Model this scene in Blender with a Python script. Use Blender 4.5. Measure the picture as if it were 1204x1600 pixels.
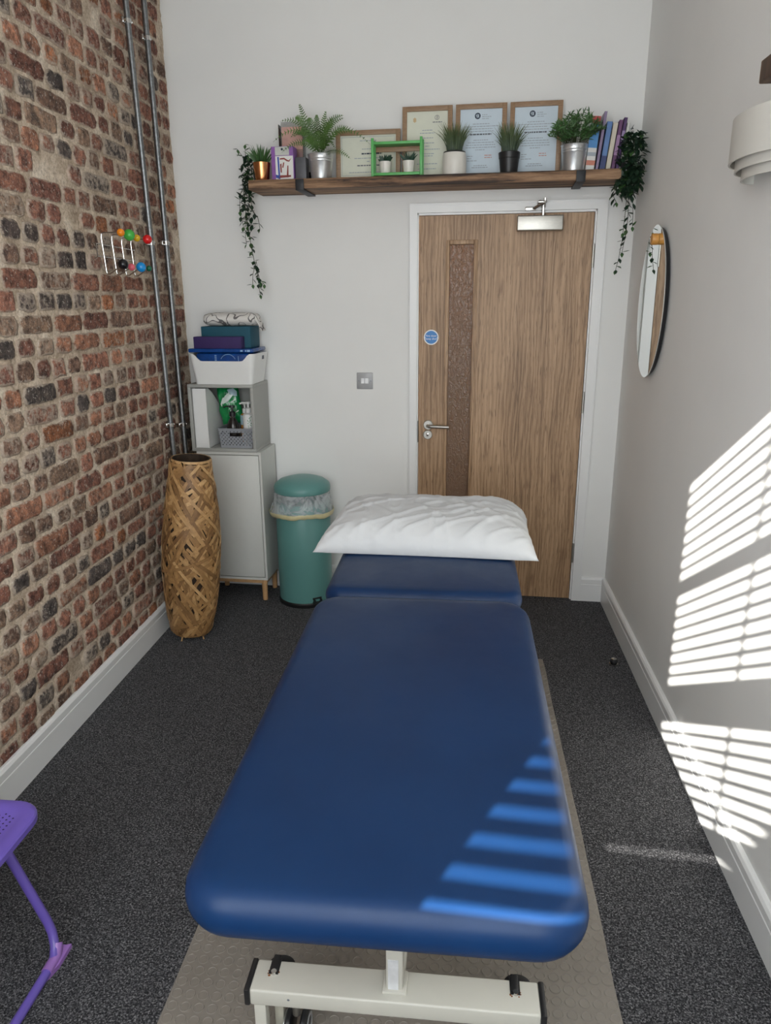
import bpy, bmesh, math, random
from mathutils import Vector, Matrix, noise

for o in list(bpy.data.objects): bpy.data.objects.remove(o)
SC = bpy.context.scene
COL = SC.collection
PI = math.pi
rnd = random.Random(7)

# ------------------------------------------------------------------ camera
CAM_F, CAM_LOC = 1138.55, Vector((1.47318, -3.80448, 1.59871))
YAW, PITCH, ROLL = 0.103263, 0.284406, -0.007349
_f = Vector((-math.sin(YAW)*math.cos(PITCH), math.cos(YAW)*math.cos(PITCH), -math.sin(PITCH)))
_r = Vector((math.cos(YAW), math.sin(YAW), 0)); _u = _r.cross(_f)
_R = _r*math.cos(ROLL) + _u*math.sin(ROLL); _U = -_r*math.sin(ROLL) + _u*math.cos(ROLL)
cd = bpy.data.cameras.new('camera'); cam = bpy.data.objects.new('camera', cd); COL.objects.link(cam)
cd.sensor_fit = 'VERTICAL'; cd.sensor_height = 24.0; cd.lens = CAM_F*24.0/1600.0; cd.clip_start = 0.02
cam.matrix_world = Matrix(((_R.x, _U.x, -_f.x, CAM_LOC.x), (_R.y, _U.y, -_f.y, CAM_LOC.y), (_R.z, _U.z, -_f.z, CAM_LOC.z), (0, 0, 0, 1)))
SC.camera = cam

# ------------------------------------------------------------------ light
world = bpy.data.worlds.new('sky'); SC.world = world; world.use_nodes = True
bgn = world.node_tree.nodes['Background']; bgn.inputs[0].default_value = (0.62, 0.78, 1.0, 1); bgn.inputs[1].default_value = 1.5
SUN_DIR = Vector((0.51, 1.0, -0.618)).normalized()
sd = bpy.data.lights.new('sun', 'SUN'); sd.energy = 39.0; sd.angle = math.radians(0.42); sd.color = (1.0, 0.955, 0.89)
sun = bpy.data.objects.new('sun', sd); COL.objects.link(sun); sun.location = (0, -8, 6)
sun.rotation_euler = SUN_DIR.to_track_quat('-Z', 'Y').to_euler()
ad = bpy.data.lights.new('window_daylight', 'AREA'); ad.shape = 'RECTANGLE'; ad.size = 2.0; ad.size_y = 1.9; ad.energy = 58; ad.color = (0.90, 0.96, 1.0)
al = bpy.data.objects.new('window_daylight', ad); COL.objects.link(al); al.location = (1.15, -4.06, 1.75)
al.rotation_euler = Vector((0, 1, -0.04)).to_track_quat('-Z', 'Z').to_euler()
vs = SC.view_settings; vs.view_transform = 'Standard'; vs.look = 'None'; vs.exposure = 0.0; vs.gamma = 1.0; vs.use_curve_mapping = False

# ------------------------------------------------------------------ helpers
W = 2.2748                      # room width (x); brick wall at x = 0
S = -0.0465                     # the far wall runs slightly out of square
TH = math.atan(S)
CEIL = 3.15
YF = -4.20                      # window wall, behind the camera
def B(x, d, z):                 # a point d metres in front of the far wall
    return Vector((x, S*(x-2.26) - d, z))

def lin(c):
    return tuple(((v/255)/12.92 if v/255 <= 0.04045 else ((v/255+0.055)/1.055)**2.4) for v in c)

class MB:
    def __init__(s): s.v = []; s.f = []
    def add(s, vs_, fs, M=None):
        n = len(s.v)
        s.v += [tuple(M @ Vector(p)) if M else tuple(p) for p in vs_]
        s.f += [tuple(i+n for i in f) for f in fs]; return s
    def box(s, x0, x1, y0, y1, z0, z1, M=None):
        return s.add([(x0,y0,z0),(x1,y0,z0),(x1,y1,z0),(x0,y1,z0),(x0,y0,z1),(x1,y0,z1),(x1,y1,z1),(x0,y1,z1)],
              [(0,3,2,1),(4,5,6,7),(0,1,5,4),(1,2,6,5),(2,3,7,6),(3,0,4,7)], M)
    def rbox(s, x0, x1, y0, y1, z0, z1, r=0.003, seg=2, M=None):
        bm = bmesh.new(); bmesh.ops.create_cube(bm, size=1)
        for v in bm.verts: v.co = Vector(((x0+x1)/2+v.co.x*(x1-x0), (y0+y1)/2+v.co.y*(y1-y0), (z0+z1)/2+v.co.z*(z1-z0)))
        bmesh.ops.bevel(bm, geom=list(bm.edges), offset=r, segments=seg, affect='EDGES', profile=0.5)
        bm.verts.index_update()
        s.add([v.co.copy() for v in bm.verts], [tuple(v.index for v in f.verts) for f in bm.faces], M); bm.free(); return s
    def lathe(s, prof, n=32, c=(0,0,0), M=None, a0=0.0, a1=None, caps=True, jit=None):
        full = a1 is None; a1_ = a0+2*PI if full else a1
        m = n if full else n+1
        vs_ = []
        for k, (r, z) in enumerate(prof):
            for i in range(m):
                a = a0+(a1_-a0)*i/n
                rr = r + (jit(a, z) if jit else 0)
                vs_.append((c[0]+rr*math.cos(a), c[1]+rr*math.sin(a), c[2]+z))
        fs = []
        for k in range(len(prof)-1):
            for i in range(n):
                j = (i+1) % m if full else i+1
                fs.append((k*m+i, k*m+j, (k+1)*m+j, (k+1)*m+i))
        if full and caps:
            if prof[0][0] > 1e-5: fs.append(tuple(reversed(range(m))))
            if prof[-1][0] > 1e-5: fs.append(tuple((len(prof)-1)*m+i for i in range(m)))
        return s.add(vs_, fs, M)
    def cyl(s, p0, p1, r0, r1=None, n=12, M=None):
        return s.tube([p0, p1], [r0, r0 if r1 is None else r1], n, M)
    def tube(s, path, r, n=10, M=None, closed=False):
        P = [Vector(p) for p in path]; R_ = r if isinstance(r, (list, tuple)) else [r]*len(P)
        vs_ = []; up = None; m = len(P)
        for i, p in enumerate(P):
            if closed: t = (P[(i+1) % m]-P[i-1])
            else: t = (P[min(i+1, m-1)]-P[max(i-1, 0)])
            t.normalize()
            if up is None:
                a = Vector((0,0,1)) if abs(t.z) < 0.9 else Vector((1,0,0)); up = (a - t*a.dot(t)).normalized()
            else: up = (up - t*up.dot(t)).normalized()
            b = t.cross(up)
            for k in range(n):
                q = 2*PI*k/n; vs_.append(p + (up*math.cos(q)+b*math.sin(q))*R_[i])
        fs = []
        for i in range(m if closed else m-1):
            j = (i+1) % m
            for k in range(n): fs.append((i*n+k, i*n+(k+1) % n, j*n+(k+1) % n, j*n+k))
        if not closed: fs += [tuple(reversed(range(n))), tuple((m-1)*n+k for k in range(n))]
        return s.add(vs_, fs, M)
    def prism(s, poly, y0, y1, M=None):          # poly in (x, z), extruded along y
        n = len(poly)
        vs_ = [(x, y0, z) for x, z in poly]+[(x, y1, z) for x, z in poly]
        fs = [tuple(range(n)), tuple(reversed(range(n, 2*n)))]+[(i, n+i, n+(i+1) % n, (i+1) % n) for i in range(n)]
        return s.add(vs_, fs, M)
    def sphere(s, c, r, n=16, M=None, sz=1.0):
        k = n//2
        return s.lathe([(r*math.sin(PI*i/k), -r*sz*math.cos(PI*i/k)) for i in range(k+1)], n, c, M, caps=False)
    def build(s, name, mat, parent=None, ang=35, flat=False):
        me = bpy.data.meshes.new(name); me.from_pydata(s.v, [], s.f); me.validate(); me.update()
        bm = bmesh.new(); bm.from_mesh(me); bmesh.ops.recalc_face_normals(bm, faces=bm.faces); bm.to_mesh(me); bm.free()
        if not flat:
            me.polygons.foreach_set('use_smooth', [True]*len(me.polygons)); me.set_sharp_from_angle(angle=math.radians(ang))
        if mat: me.materials.append(mat)
        return link(name, me, parent)
def link(name, me, parent=None):
    o = bpy.data.objects.new(name, me); COL.objects.link(o)
    if parent: o.parent = parent
    return o
def tag(o, label=None, cat=None, group=None, kind=None):
    if label: o['label'] = label
    if cat: o['category'] = cat
    if group: o['group'] = group
    if kind: o['kind'] = kind
    return o
def thing(name, label, cat, loc=(0,0,0), rotz=0.0, group=None):
    o = bpy.data.objects.new(name, None); COL.objects.link(o); o.empty_display_size = 0.05
    o.location = loc; o.rotation_euler = (0, 0, rotz); return tag(o, label, cat, group)
def struct(o): o['kind'] = 'structure'; return o
def arc(c, r, a0, a1, n, plane='xz'):
    out = []
    for i in range(n+1):
        a = a0+(a1-a0)*i/n; p, q = r*math.cos(a), r*math.sin(a)
        out.append((c[0]+p, c[1], c[2]+q) if plane == 'xz' else ((c[0]+p, c[1]+q, c[2]) if plane == 'xy' else (c[0], c[1]+p, c[2]+q)))
    return out
def rrect(hw, hl, r, n=6):                         # rounded rectangle outline in xy, counter-clockwise
    r = max(r, 1e-4); pts = []
    for cx, cy, a in ((hw-r, hl-r, 0), (-hw+r, hl-r, PI/2), (-hw+r, -hl+r, PI), (hw-r, -hl+r, 1.5*PI)):
        for i in range(n+1):
            t = a+PI/2*i/n; pts.append((cx+r*math.cos(t), cy+r*math.sin(t)))
    return pts
def text_mesh(body, size, name, mat, parent, loc, rot, spacing=1.0, line=1.0):
    cu = bpy.data.curves.new(name, 'FONT'); cu.body = body; cu.size = size; cu.align_x = 'CENTER'; cu.align_y = 'CENTER'
    cu.extrude = 0.0002; cu.space_line = line; cu.resolution_u = 2; cu.space_character = spacing
    t = bpy.data.objects.new('tmp', cu); COL.objects.link(t)
    dg = bpy.context.evaluated_depsgraph_get(); me = bpy.data.meshes.new_from_object(t.evaluated_get(dg)); me.name = name
    bpy.data.objects.remove(t); bpy.data.curves.remove(cu)
    me.materials.clear(); me.materials.append(mat)
    o = link(name, me, parent); o.location = loc; o.rotation_euler = rot; return o

# ------------------------------------------------------------------ materials
def newmat(name):
    m = bpy.data.materials.new(name); m.use_nodes = True
    return m, m.node_tree.nodes, m.node_tree.links, m.node_tree.nodes['Principled BSDF']
def ramp(N, L, src, stops):
    r = N.new('ShaderNodeValToRGB'); e = r.color_ramp.elements
    while len(e) < len(stops): e.new(0.5)
    for i, (p, c) in enumerate(stops):
        e[i].position = p; e[i].color = (c[0], c[1], c[2], 1)
    L.new(src, r.inputs[0]); return r.outputs[0]
def coord(N, L, scale=(1,1,1), kind='Object'):
    t = N.new('ShaderNodeTexCoord'); m = N.new('ShaderNodeMapping'); m.inputs['Scale'].default_value = scale
    L.new(t.outputs[kind], m.inputs[0]); return m.outputs[0]
def tnoise(N, L, vec, scale, detail=4, rough=0.55, dist=0.0):
    n = N.new('ShaderNodeTexNoise'); n.inputs['Scale'].default_value = scale; n.inputs['Detail'].default_value = detail
    n.inputs['Roughness'].default_value = rough; n.inputs['Distortion'].default_value = dist
    L.new(vec, n.inputs['Vector']); return n.outputs['Fac']
def bump(N, L, P, h, strength=0.3, dist=0.002):
    b = N.new('ShaderNodeBump'); b.inputs['Strength'].default_value = strength; b.inputs['Distance'].default_value = dist
    L.new(h, b.inputs['Height']); L.new(b.outputs[0], P.inputs['Normal'])
def mixc(N, L, fac, a, b, mode='MIX'):
    m = N.new('ShaderNodeMix'); m.data_type = 'RGBA'; m.blend_type = mode
    for sock, val in ((m.inputs[0], fac), (m.inputs[6], a), (m.inputs[7], b)):
        if hasattr(val, 'is_output'): L.new(val, sock)
        elif isinstance(val, (int, float)): sock.default_value = val
        else: sock.default_value = (val[0], val[1], val[2], 1)
    return m.outputs[2]
def mth(N, L, op, a, b=0.0, clamp=False):
    m = N.new('ShaderNodeMath'); m.operation = op; m.use_clamp = clamp
    for sock, val in ((m.inputs[0], a), (m.inputs[1], b)):
        if hasattr(val, 'is_output'): L.new(val, sock)
        else: sock.default_value = val
    return m.outputs[0]
def plain(name, rgb, rough=0.5, metal=0.0, var=0.08, vscale=30, bmp=0.0, bscale=200, spec=0.5, lin_in=False, coat=0.0, aniso=None):
    m, N, L, P = newmat(name)
    c = rgb if lin_in else lin(rgb)
    v = coord(N, L, aniso or (1,1,1)); n = tnoise(N, L, v, vscale, 3)
    L.new(ramp(N, L, n, [(0.3, tuple(x*(1-var) for x in c)), (0.7, tuple(min(1, x*(1+var)) for x in c))]), P.inputs['Base Color'])
    P.inputs['Roughness'].default_value = rough; P.inputs['Metallic'].default_value = metal
    P.inputs['Specular IOR Level'].default_value = spec; P.inputs['Coat Weight'].default_value = coat
    if bmp: bump(N, L, P, tnoise(N, L, v, bscale, 3), bmp, 0.001)
    return m

M = {}
M['wall'] = plain('white_wall_paint', (0.80, 0.795, 0.775), 0.75, var=0.015, vscale=3, bmp=0.06, bscale=160, lin_in=True, spec=0.25)
M['ceil'] = plain('ceiling_paint', (0.82, 0.81, 0.79), 0.9, var=0.01, lin_in=True)
M['gloss'] = plain('white_gloss_woodwork', (0.80, 0.80, 0.79), 0.32, var=0.012, vscale=6, lin_in=True)
M['plastic_white'] = plain('white_plastic', (0.78, 0.78, 0.76), 0.35, var=0.01, lin_in=True)
M['ceramic_white'] = plain('white_ceramic', (0.72, 0.69, 0.63), 0.38, var=0.03, lin_in=True)
M['black'] = plain('black_plastic', (0.012, 0.012, 0.013), 0.4, var=0.1, lin_in=True)
M['black_iron'] = plain('black_iron', (0.02, 0.021, 0.024), 0.5, var=0.2, lin_in=True, metal=0.3)
M['chrome'] = plain('polished_steel', (0.62, 0.61, 0.59), 0.18, metal=1.0, var=0.03, lin_in=True)
M['steel'] = plain('brushed_steel', (0.46, 0.445, 0.41), 0.40, metal=1.0, var=0.08, vscale=60, lin_in=True, aniso=(1, 1, 12))
M['galv'] = plain('galvanised_steel', (0.24, 0.25, 0.255), 0.42, metal=1.0, var=0.2, vscale=90, lin_in=True)
M['zinc'] = plain('zinc_bucket', (0.70, 0.72, 0.73), 0.34, metal=0.8, var=0.07, vscale=20, lin_in=True)
M['copper'] = plain('copper_pot', (0.72, 0.33, 0.14), 0.22, metal=1.0, var=0.08, lin_in=True)
M['cream_metal'] = plain('cream_enamelled_steel', (0.54, 0.525, 0.465), 0.35, var=0.03, vscale=8, lin_in=True)
M['rust'] = plain('rust', (0.25, 0.09, 0.03), 0.9, var=0.4, vscale=300, lin_in=True)
M['frame_wood'] = plain('walnut_frame', (0.30, 0.185, 0.105), 0.5, var=0.15, vscale=40, lin_in=True, aniso=(1, 1, 6))
M['beech'] = plain('beech_wood', (0.52, 0.30, 0.14), 0.45, var=0.12, vscale=40, lin_in=True)
M['grey_board'] = plain('mid_grey_board', (0.36, 0.36, 0.335), 0.5, var=0.01, lin_in=True)
M['pale_board'] = plain('pale_grey_board', (0.60, 0.60, 0.565), 0.45, var=0.01, lin_in=True)
M['paper_cream'] = plain('cream_paper', (0.70, 0.71, 0.60), 0.8, var=0.02, lin_in=True)
M['paper_blue'] = plain('pale_blue_paper', (0.60, 0.69, 0.76), 0.8, var=0.02, lin_in=True)
M['paper_white'] = plain('white_paper', (0.76, 0.75, 0.72), 0.8, var=0.02, lin_in=True)
M['ink'] = plain('grey_ink', (0.12, 0.13, 0.15), 0.8, lin_in=True)
M['ink_pale'] = plain('pale_ink', (0.36, 0.40, 0.44), 0.8, lin_in=True)
M['ink_dark'] = plain('dark_blue_ink', (0.02, 0.035, 0.06), 0.7, lin_in=True)
M['ink_red'] = plain('red_ink', (0.55, 0.22, 0.16), 0.8, lin_in=True)
M['ink_ochre'] = plain('ochre_ink', (0.62, 0.45, 0.25), 0.8, lin_in=True)
M['green_frame'] = plain('bright_green_wood', (0.10, 0.42, 0.11), 0.42, var=0.06, lin_in=True)
M['sage'] = plain('sage_green_enamel', (0.115, 0.285, 0.265), 0.36, var=0.03, vscale=5, lin_in=True)
M['purple_chair'] = plain('purple_enamel', (0.135, 0.09, 0.40), 0.33, var=0.04, vscale=6, lin_in=True)
M['purple_foot'] = plain('translucent_purple_plastic', (0.30, 0.15, 0.45), 0.4, var=0.04, lin_in=True)
M['sign_blue'] = plain('sign_blue', (0.02, 0.19, 0.52), 0.4, var=0.03, lin_in=True)
M['teal_foam'] = plain('teal_foam', (0.008, 0.075, 0.115), 0.75, var=0.06, lin_in=True, bmp=0.15, bscale=400)
M['purple_foam'] = plain('purple_foam', (0.032, 0.015, 0.095), 0.75, var=0.08, lin_in=True, bmp=0.15, bscale=400)
M['blue_pack'] = plain('blue_plastic_wrap', (0.005, 0.05, 0.22), 0.2, var=0.3, vscale=25, lin_in=True, bmp=0.4, bscale=60)
M['pack_print'] = plain('pale_blue_print', (0.25, 0.42, 0.62), 0.4, lin_in=True)
M['grey_plastic'] = plain('grey_basket_plastic', (0.26, 0.27, 0.29), 0.45, var=0.03, lin_in=True)
M['dark_bottle'] = plain('dark_amber_bottle', (0.018, 0.014, 0.012), 0.15, var=0.1, lin_in=True)
M['amber'] = plain('amber_liquid', (0.50, 0.20, 0.04), 0.2, var=0.1, lin_in=True)
M['green_pack'] = plain('green_foil_packet', (0.006, 0.21, 0.055), 0.18, var=0.35, vscale=22, lin_in=True, bmp=0.9, bscale=45)
M['pack_pale'] = plain('pale_packet_print', (0.62, 0.70, 0.64), 0.3, var=0.08, lin_in=True)
M['pack_sky'] = plain('sky_blue_packet_print', (0.38, 0.52, 0.58), 0.3, var=0.15, lin_in=True)
M['leaf_dark'] = plain('dark_ivy_leaf', (0.016, 0.042, 0.022), 0.42, var=0.5, vscale=14, lin_in=True)
M['leaf_mid'] = plain('mid_green_leaf', (0.045, 0.115, 0.03), 0.45, var=0.45, vscale=16, lin_in=True)
M['leaf_fern'] = plain('fern_leaf', (0.075, 0.15, 0.03), 0.5, var=0.5, vscale=12, lin_in=True)
M['leaf_succ'] = plain('dark_succulent_leaf', (0.02, 0.06, 0.035), 0.45, var=0.4, vscale=40, lin_in=True)
M['stem'] = plain('green_brown_stem', (0.04, 0.05, 0.02), 0.6, lin_in=True)
M['soil'] = plain('dark_soil', (0.012, 0.011, 0.01), 0.95, bmp=0.5, lin_in=True)
M['lamp_plaster'] = plain('white_plaster_shade', (0.62, 0.60, 0.55), 0.7, var=0.01, lin_in=True)
M['cord_white'] = plain('white_blind_slat', (0.80, 0.80, 0.78), 0.5, var=0.01, lin_in=True)
M['peg_wood'] = plain('honey_wood_peg', (0.58, 0.27, 0.06), 0.4, var=0.1, lin_in=True)

def mat_carpet():
    m, N, L, P = newmat('charcoal_fleck_carpet')
    v = coord(N, L); n1 = tnoise(N, L, v, 210, 2, 0.7); n2 = tnoise(N, L, v, 520, 1, 0.5); n3 = tnoise(N, L, v, 2.5, 3)
    vo = N.new('ShaderNodeTexVoronoi'); vo.inputs['Scale'].default_value = 290; L.new(v, vo.inputs['Vector'])
    sp = N.new('ShaderNodeSeparateColor'); L.new(vo.outputs['Color'], sp.inputs[0])
    s = mth(N, L, 'ADD', mth(N, L, 'MULTIPLY', n1, 0.58), mth(N, L, 'ADD', mth(N, L, 'MULTIPLY', n2, 0.24), mth(N, L, 'MULTIPLY', sp.outputs[0], 0.18)))
    c = ramp(N, L, s, [(0.38, (0.009, 0.009, 0.010)), (0.48, (0.037, 0.037, 0.041)), (0.56, (0.105, 0.103, 0.109)), (0.66, (0.27, 0.265, 0.27))])
    c = mixc(N, L, 0.25, c, ramp(N, L, n3, [(0.3, (0.6, 0.6, 0.6)), (0.7, (1, 1, 1))]), 'MULTIPLY')
    L.new(c, P.inputs['Base Color']); P.inputs['Roughness'].default_value = 0.95; P.inputs['Specular IOR Level'].default_value = 0.15
    P.inputs['Sheen Weight'].default_value = 0.05
    bump(N, L, P, s, 1.0, 0.004); return m
M['carpet'] = mat_carpet()

def mat_mortar():
    m, N, L, P = newmat('lime_mortar')
    v = coord(N, L); a = tnoise(N, L, v, 9, 5, 0.65); b = tnoise(N, L, v, 85, 4, 0.7)
    c = ramp(N, L, a, [(0.34, (0.43, 0.335, 0.25)), (0.5, (0.63, 0.515, 0.40)), (0.66, (0.78, 0.675, 0.555))])
    c = mixc(N, L, 0.55, c, ramp(N, L, b, [(0.36, (0.45, 0.42, 0.37)), (0.6, (1.12, 1.12, 1.12))]), 'MULTIPLY')
    L.new(c, P.inputs['Base Color']); P.inputs['Roughness'].default_value = 0.95; P.inputs['Specular IOR Level'].default_value = 0.15
    bump(N, L, P, b, 0.9, 0.006); return m
def mat_brick():
    m, N, L, P = newmat('worn_brick')
    at = N.new('ShaderNodeAttribute'); at.attribute_name = 'bcol'
    ed = N.new('ShaderNodeAttribute'); ed.attribute_name = 'edge'
    g = N.new('ShaderNodeNewGeometry'); v = g.outputs['Position']
    a = tnoise(N, L, v, 30, 6, 0.7); b = tnoise(N, L, v, 140, 4, 0.7); d = tnoise(N, L, v, 13, 6, 0.75); e = tnoise(N, L, v, 48, 5, 0.7)
    c = mixc(N, L, 0.85, at.outputs['Color'], ramp(N, L, a, [(0.36, (0.30, 0.29, 0.29)), (0.49, (0.95, 0.95, 0.95)), (0.64, (1.7, 1.58, 1.42))]), 'MULTIPLY')
    c = mixc(N, L, 0.55, c, ramp(N, L, b, [(0.38, (0.4, 0.4, 0.4)), (0.62, (1.3, 1.3, 1.3))]), 'MULTIPLY')
    c = mixc(N, L, ramp(N, L, d, [(0.53, (0, 0, 0)), (0.64, (0.75,)*3)]), c, (0.06, 0.049, 0.045))      # old soot
    # mortar smeared over the arrises and faces
    k = mth(N, L, 'ADD', mth(N, L, 'MULTIPLY', ed.outputs['Fac'], 0.24), mth(N, L, 'ADD', mth(N, L, 'MULTIPLY', e, 0.8), mth(N, L, 'MULTIPLY', at.outputs['Alpha'], 0.21)))
    k = mth(N, L, 'MULTIPLY', mth(N, L, 'SUBTRACT', k, 0.535), 7.0, True)
    c = mixc(N, L, mth(N, L, 'MULTIPLY', k, 0.78), c, mixc(N, L, a, (0.40, 0.31, 0.235), (0.66, 0.555, 0.455)))
    c = mixc(N, L, ramp(N, L, tnoise(N, L, v, 95, 3, 0.6), [(0.60, (0, 0, 0)), (0.68, (0.6,)*3)]), c, (0.66, 0.60, 0.52))
    L.new(c, P.inputs['Base Color']); P.inputs['Roughness'].default_value = 0.92; P.inputs['Specular IOR Level'].default_value = 0.2
    bump(N, L, P, mth(N, L, 'ADD', mth(N, L, 'ADD', a, b), mth(N, L, 'MULTIPLY', k, 0.3)), 0.9, 0.006); return m
M['mortar'] = mat_mortar(); M['brick'] = mat_brick()

def mat_wood(name, stops, across='x', fine=70.0, cath=True, rough=0.45, bmp=0.12, seed=0.0, stretch=.07):
    m, N, L, P = newmat(name)
    t = N.new('ShaderNodeTexCoord'); mp = N.new('ShaderNodeMapping'); L.new(t.outputs['Object'], mp.inputs[0])
    mp.inputs['Location'].default_value = (seed, seed*0.7, seed*1.3)
    if across == 'x': mp.inputs['Scale'].default_value = (1, 1, stretch)       # grain runs along z
    else: mp.inputs['Scale'].default_value = (0.07, 1, 1)                    # grain runs along x
    v = mp.outputs[0]
    n1 = tnoise(N, L, v, fine, 5, 0.65, 0.3); n2 = tnoise(N, L, v, 7, 3, 0.5, 1.2)
    wv = N.new('ShaderNodeTexWave'); wv.wave_type = 'RINGS'; wv.rings_direction = 'Y' if across == 'x' else 'X'
    wv.inputs['Scale'].default_value = 7.0; wv.inputs['Distortion'].default_value = 9.0; wv.inputs['Detail'].default_value = 3.0; wv.inputs['Detail Scale'].default_value = 1.3
    L.new(v, wv.inputs['Vector'])
    s = mth(N, L, 'ADD', mth(N, L, 'MULTIPLY', n1, 0.55), mth(N, L, 'ADD', mth(N, L, 'MULTIPLY', n2, 0.27), mth(N, L, 'MULTIPLY', wv.outputs['Fac'], 0.18 if cath else 0.05)))
    L.new(ramp(N, L, s, stops), P.inputs['Base Color']); P.inputs['Roughness'].default_value = rough
    bump(N, L, P, n1, bmp, 0.001); return m
def mat_oak(name, seed=0.0):
    m, N, L, P = newmat(name)
    t = N.new('ShaderNodeTexCoord')
    def mp(sc, loc=0.0):
        q = N.new('ShaderNodeMapping'); q.inputs['Scale'].default_value = sc; q.inputs['Location'].default_value = (seed+loc, 0, seed*.7+loc); L.new(t.outputs['Object'], q.inputs[0]); return q.outputs[0]
    big = tnoise(N, L, mp((1, 1, .09)), 11, 3, 0.55, 1.4); fine = tnoise(N, L, mp((1, 1, .022), 3), 230, 4, 0.7, 0.2)
    fleck = tnoise(N, L, mp((1, 1, .07), 7), 190, 2, 0.5); knot = tnoise(N, L, mp((1, 1, .35), 11), 16, 2, 0.5)
    wv = N.new('ShaderNodeTexWave'); wv.wave_type = 'BANDS'; wv.bands_direction = 'X'; wv.inputs['Scale'].default_value = 16; wv.inputs['Distortion'].default_value = 14; wv.inputs['Detail'].default_value = 2.5; wv.inputs['Detail Scale'].default_value = 0.9
    L.new(mp((1, 1, .13), 5), wv.inputs['Vector'])
    s_ = mth(N, L, 'ADD', mth(N, L, 'MULTIPLY', fine, 0.52), mth(N, L, 'ADD', mth(N, L, 'MULTIPLY', big, 0.36), mth(N, L, 'MULTIPLY', wv.outputs['Fac'], 0.12)))
    c = ramp(N, L, s_, [(0.36, (0.21, 0.122, 0.062)), (0.48, (0.36, 0.222, 0.122)), (0.57, (0.44, 0.28, 0.16)), (0.68, (0.51, 0.34, 0.205))])
    c = mixc(N, L, ramp(N, L, fleck, [(0.58, (0, 0, 0)), (0.68, (0.75,)*3)]), c, (0.15, 0.085, 0.042))
    c = mixc(N, L, ramp(N, L, knot, [(0.64, (0, 0, 0)), (0.74, (0.55,)*3)]), c, (0.20, 0.105, 0.055))
    L.new(c, P.inputs['Base Color']); P.inputs['Roughness'].default_value = 0.48
    bump(N, L, P, fine, 0.12, 0.001); return m
M['oak'] = mat_oak('oak_veneer')
M['scaffold'] = mat_wood('reclaimed_board', [(0.36, (0.03, 0.016, 0.010)), (0.44, (0.20, 0.11, 0.058)), (0.53, (0.38, 0.23, 0.13)), (0.66, (0.55, 0.37, 0.23))], 'z', 45, False, 0.7, 0.6)

def mat_vinyl():
    m, N, L, P = newmat('navy_vinyl')
    v = coord(N, L); n = tnoise(N, L, v, 4, 3); f = tnoise(N, L, v, 420, 3)
    L.new(ramp(N, L, n, [(0.3, (0.0035, 0.021, 0.072)), (0.7, (0.0045, 0.026, 0.086))]), P.inputs['Base Color'])
    sc = tnoise(N, L, v, 7, 5, 0.7)
    L.new(ramp(N, L, sc, [(0.3, (0.36,)*3), (0.75, (0.48,)*3)]), P.inputs['Roughness'])
    P.inputs['Specular IOR Level'].default_value = 0.26
    bump(N, L, P, f, 0.12, 0.0008); return m
M['vinyl'] = mat_vinyl()
def mat_cotton():
    m, N, L, P = newmat('white_cotton')
    v = coord(N, L); n = tnoise(N, L, v, 9, 4, 0.6, 0.8); f = tnoise(N, L, v, 700, 2)
    P.inputs['Base Color'].default_value = (0.60, 0.61, 0.62, 1); P.inputs['Roughness'].default_value = 0.85; P.inputs['Specular IOR Level'].default_value = 0.2
    P.inputs['Sheen Weight'].default_value = 0.15
    bump(N, L, P, mth(N, L, 'ADD', mth(N, L, 'MULTIPLY', n, 1.0), mth(N, L, 'MULTIPLY', f, 0.05)), 0.25, 0.01); return m
M['cotton'] = mat_cotton()
def mat_rubber():
    m, N, L, P = newmat('taupe_rubber')
    v = coord(N, L); n = tnoise(N, L, v, 5, 4)
    L.new(ramp(N, L, n, [(0.3, (0.195, 0.172, 0.147)), (0.7, (0.24, 0.215, 0.186))]), P.inputs['Base Color'])
    P.inputs['Roughness'].default_value = 0.42; return m
M['rubber'] = mat_rubber()
def mat_bamboo():
    m, N, L, P = newmat('bamboo_strip')
    oi = N.new('ShaderNodeObjectInfo'); g = N.new('ShaderNodeNewGeometry')
    n = tnoise(N, L, g.outputs['Position'], 60, 4)
    c = ramp(N, L, oi.outputs['Random'], [(0.0, (0.19, 0.095, 0.036)), (0.5, (0.41, 0.225, 0.085)), (1.0, (0.60, 0.37, 0.165))])
    c = mixc(N, L, 0.6, c, ramp(N, L, n, [(0.3, (0.6, 0.57, 0.53)), (0.7, (1.1, 1.1, 1.1))]), 'MULTIPLY')
    L.new(c, P.inputs['Base Color']); P.inputs['Roughness'].default_value = 0.5; return m
M['bamboo'] = mat_bamboo()
M['vase_shade'] = plain('dark_inner_shade', (0.03, 0.016, 0.008), 0.8, var=0.5, vscale=40, lin_in=True)  # shade inside the vase, put into the colour
def mat_towel():
    m, N, L, P = newmat('squiggle_towel')
    v = coord(N, L); n = tnoise(N, L, v, 17, 1.0, 0.3, 0.8)
    a = mth(N, L, 'ABSOLUTE', mth(N, L, 'SUBTRACT', n, 0.52)); f = mth(N, L, 'LESS_THAN', a, 0.034)
    L.new(mixc(N, L, f, (0.74, 0.71, 0.67), (0.17, 0.16, 0.155)), P.inputs['Base Color']); P.inputs['Roughness'].default_value = 0.95
    bump(N, L, P, tnoise(N, L, v, 500, 2), 0.5, 0.002); return m
M['towel'] = mat_towel()
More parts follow.
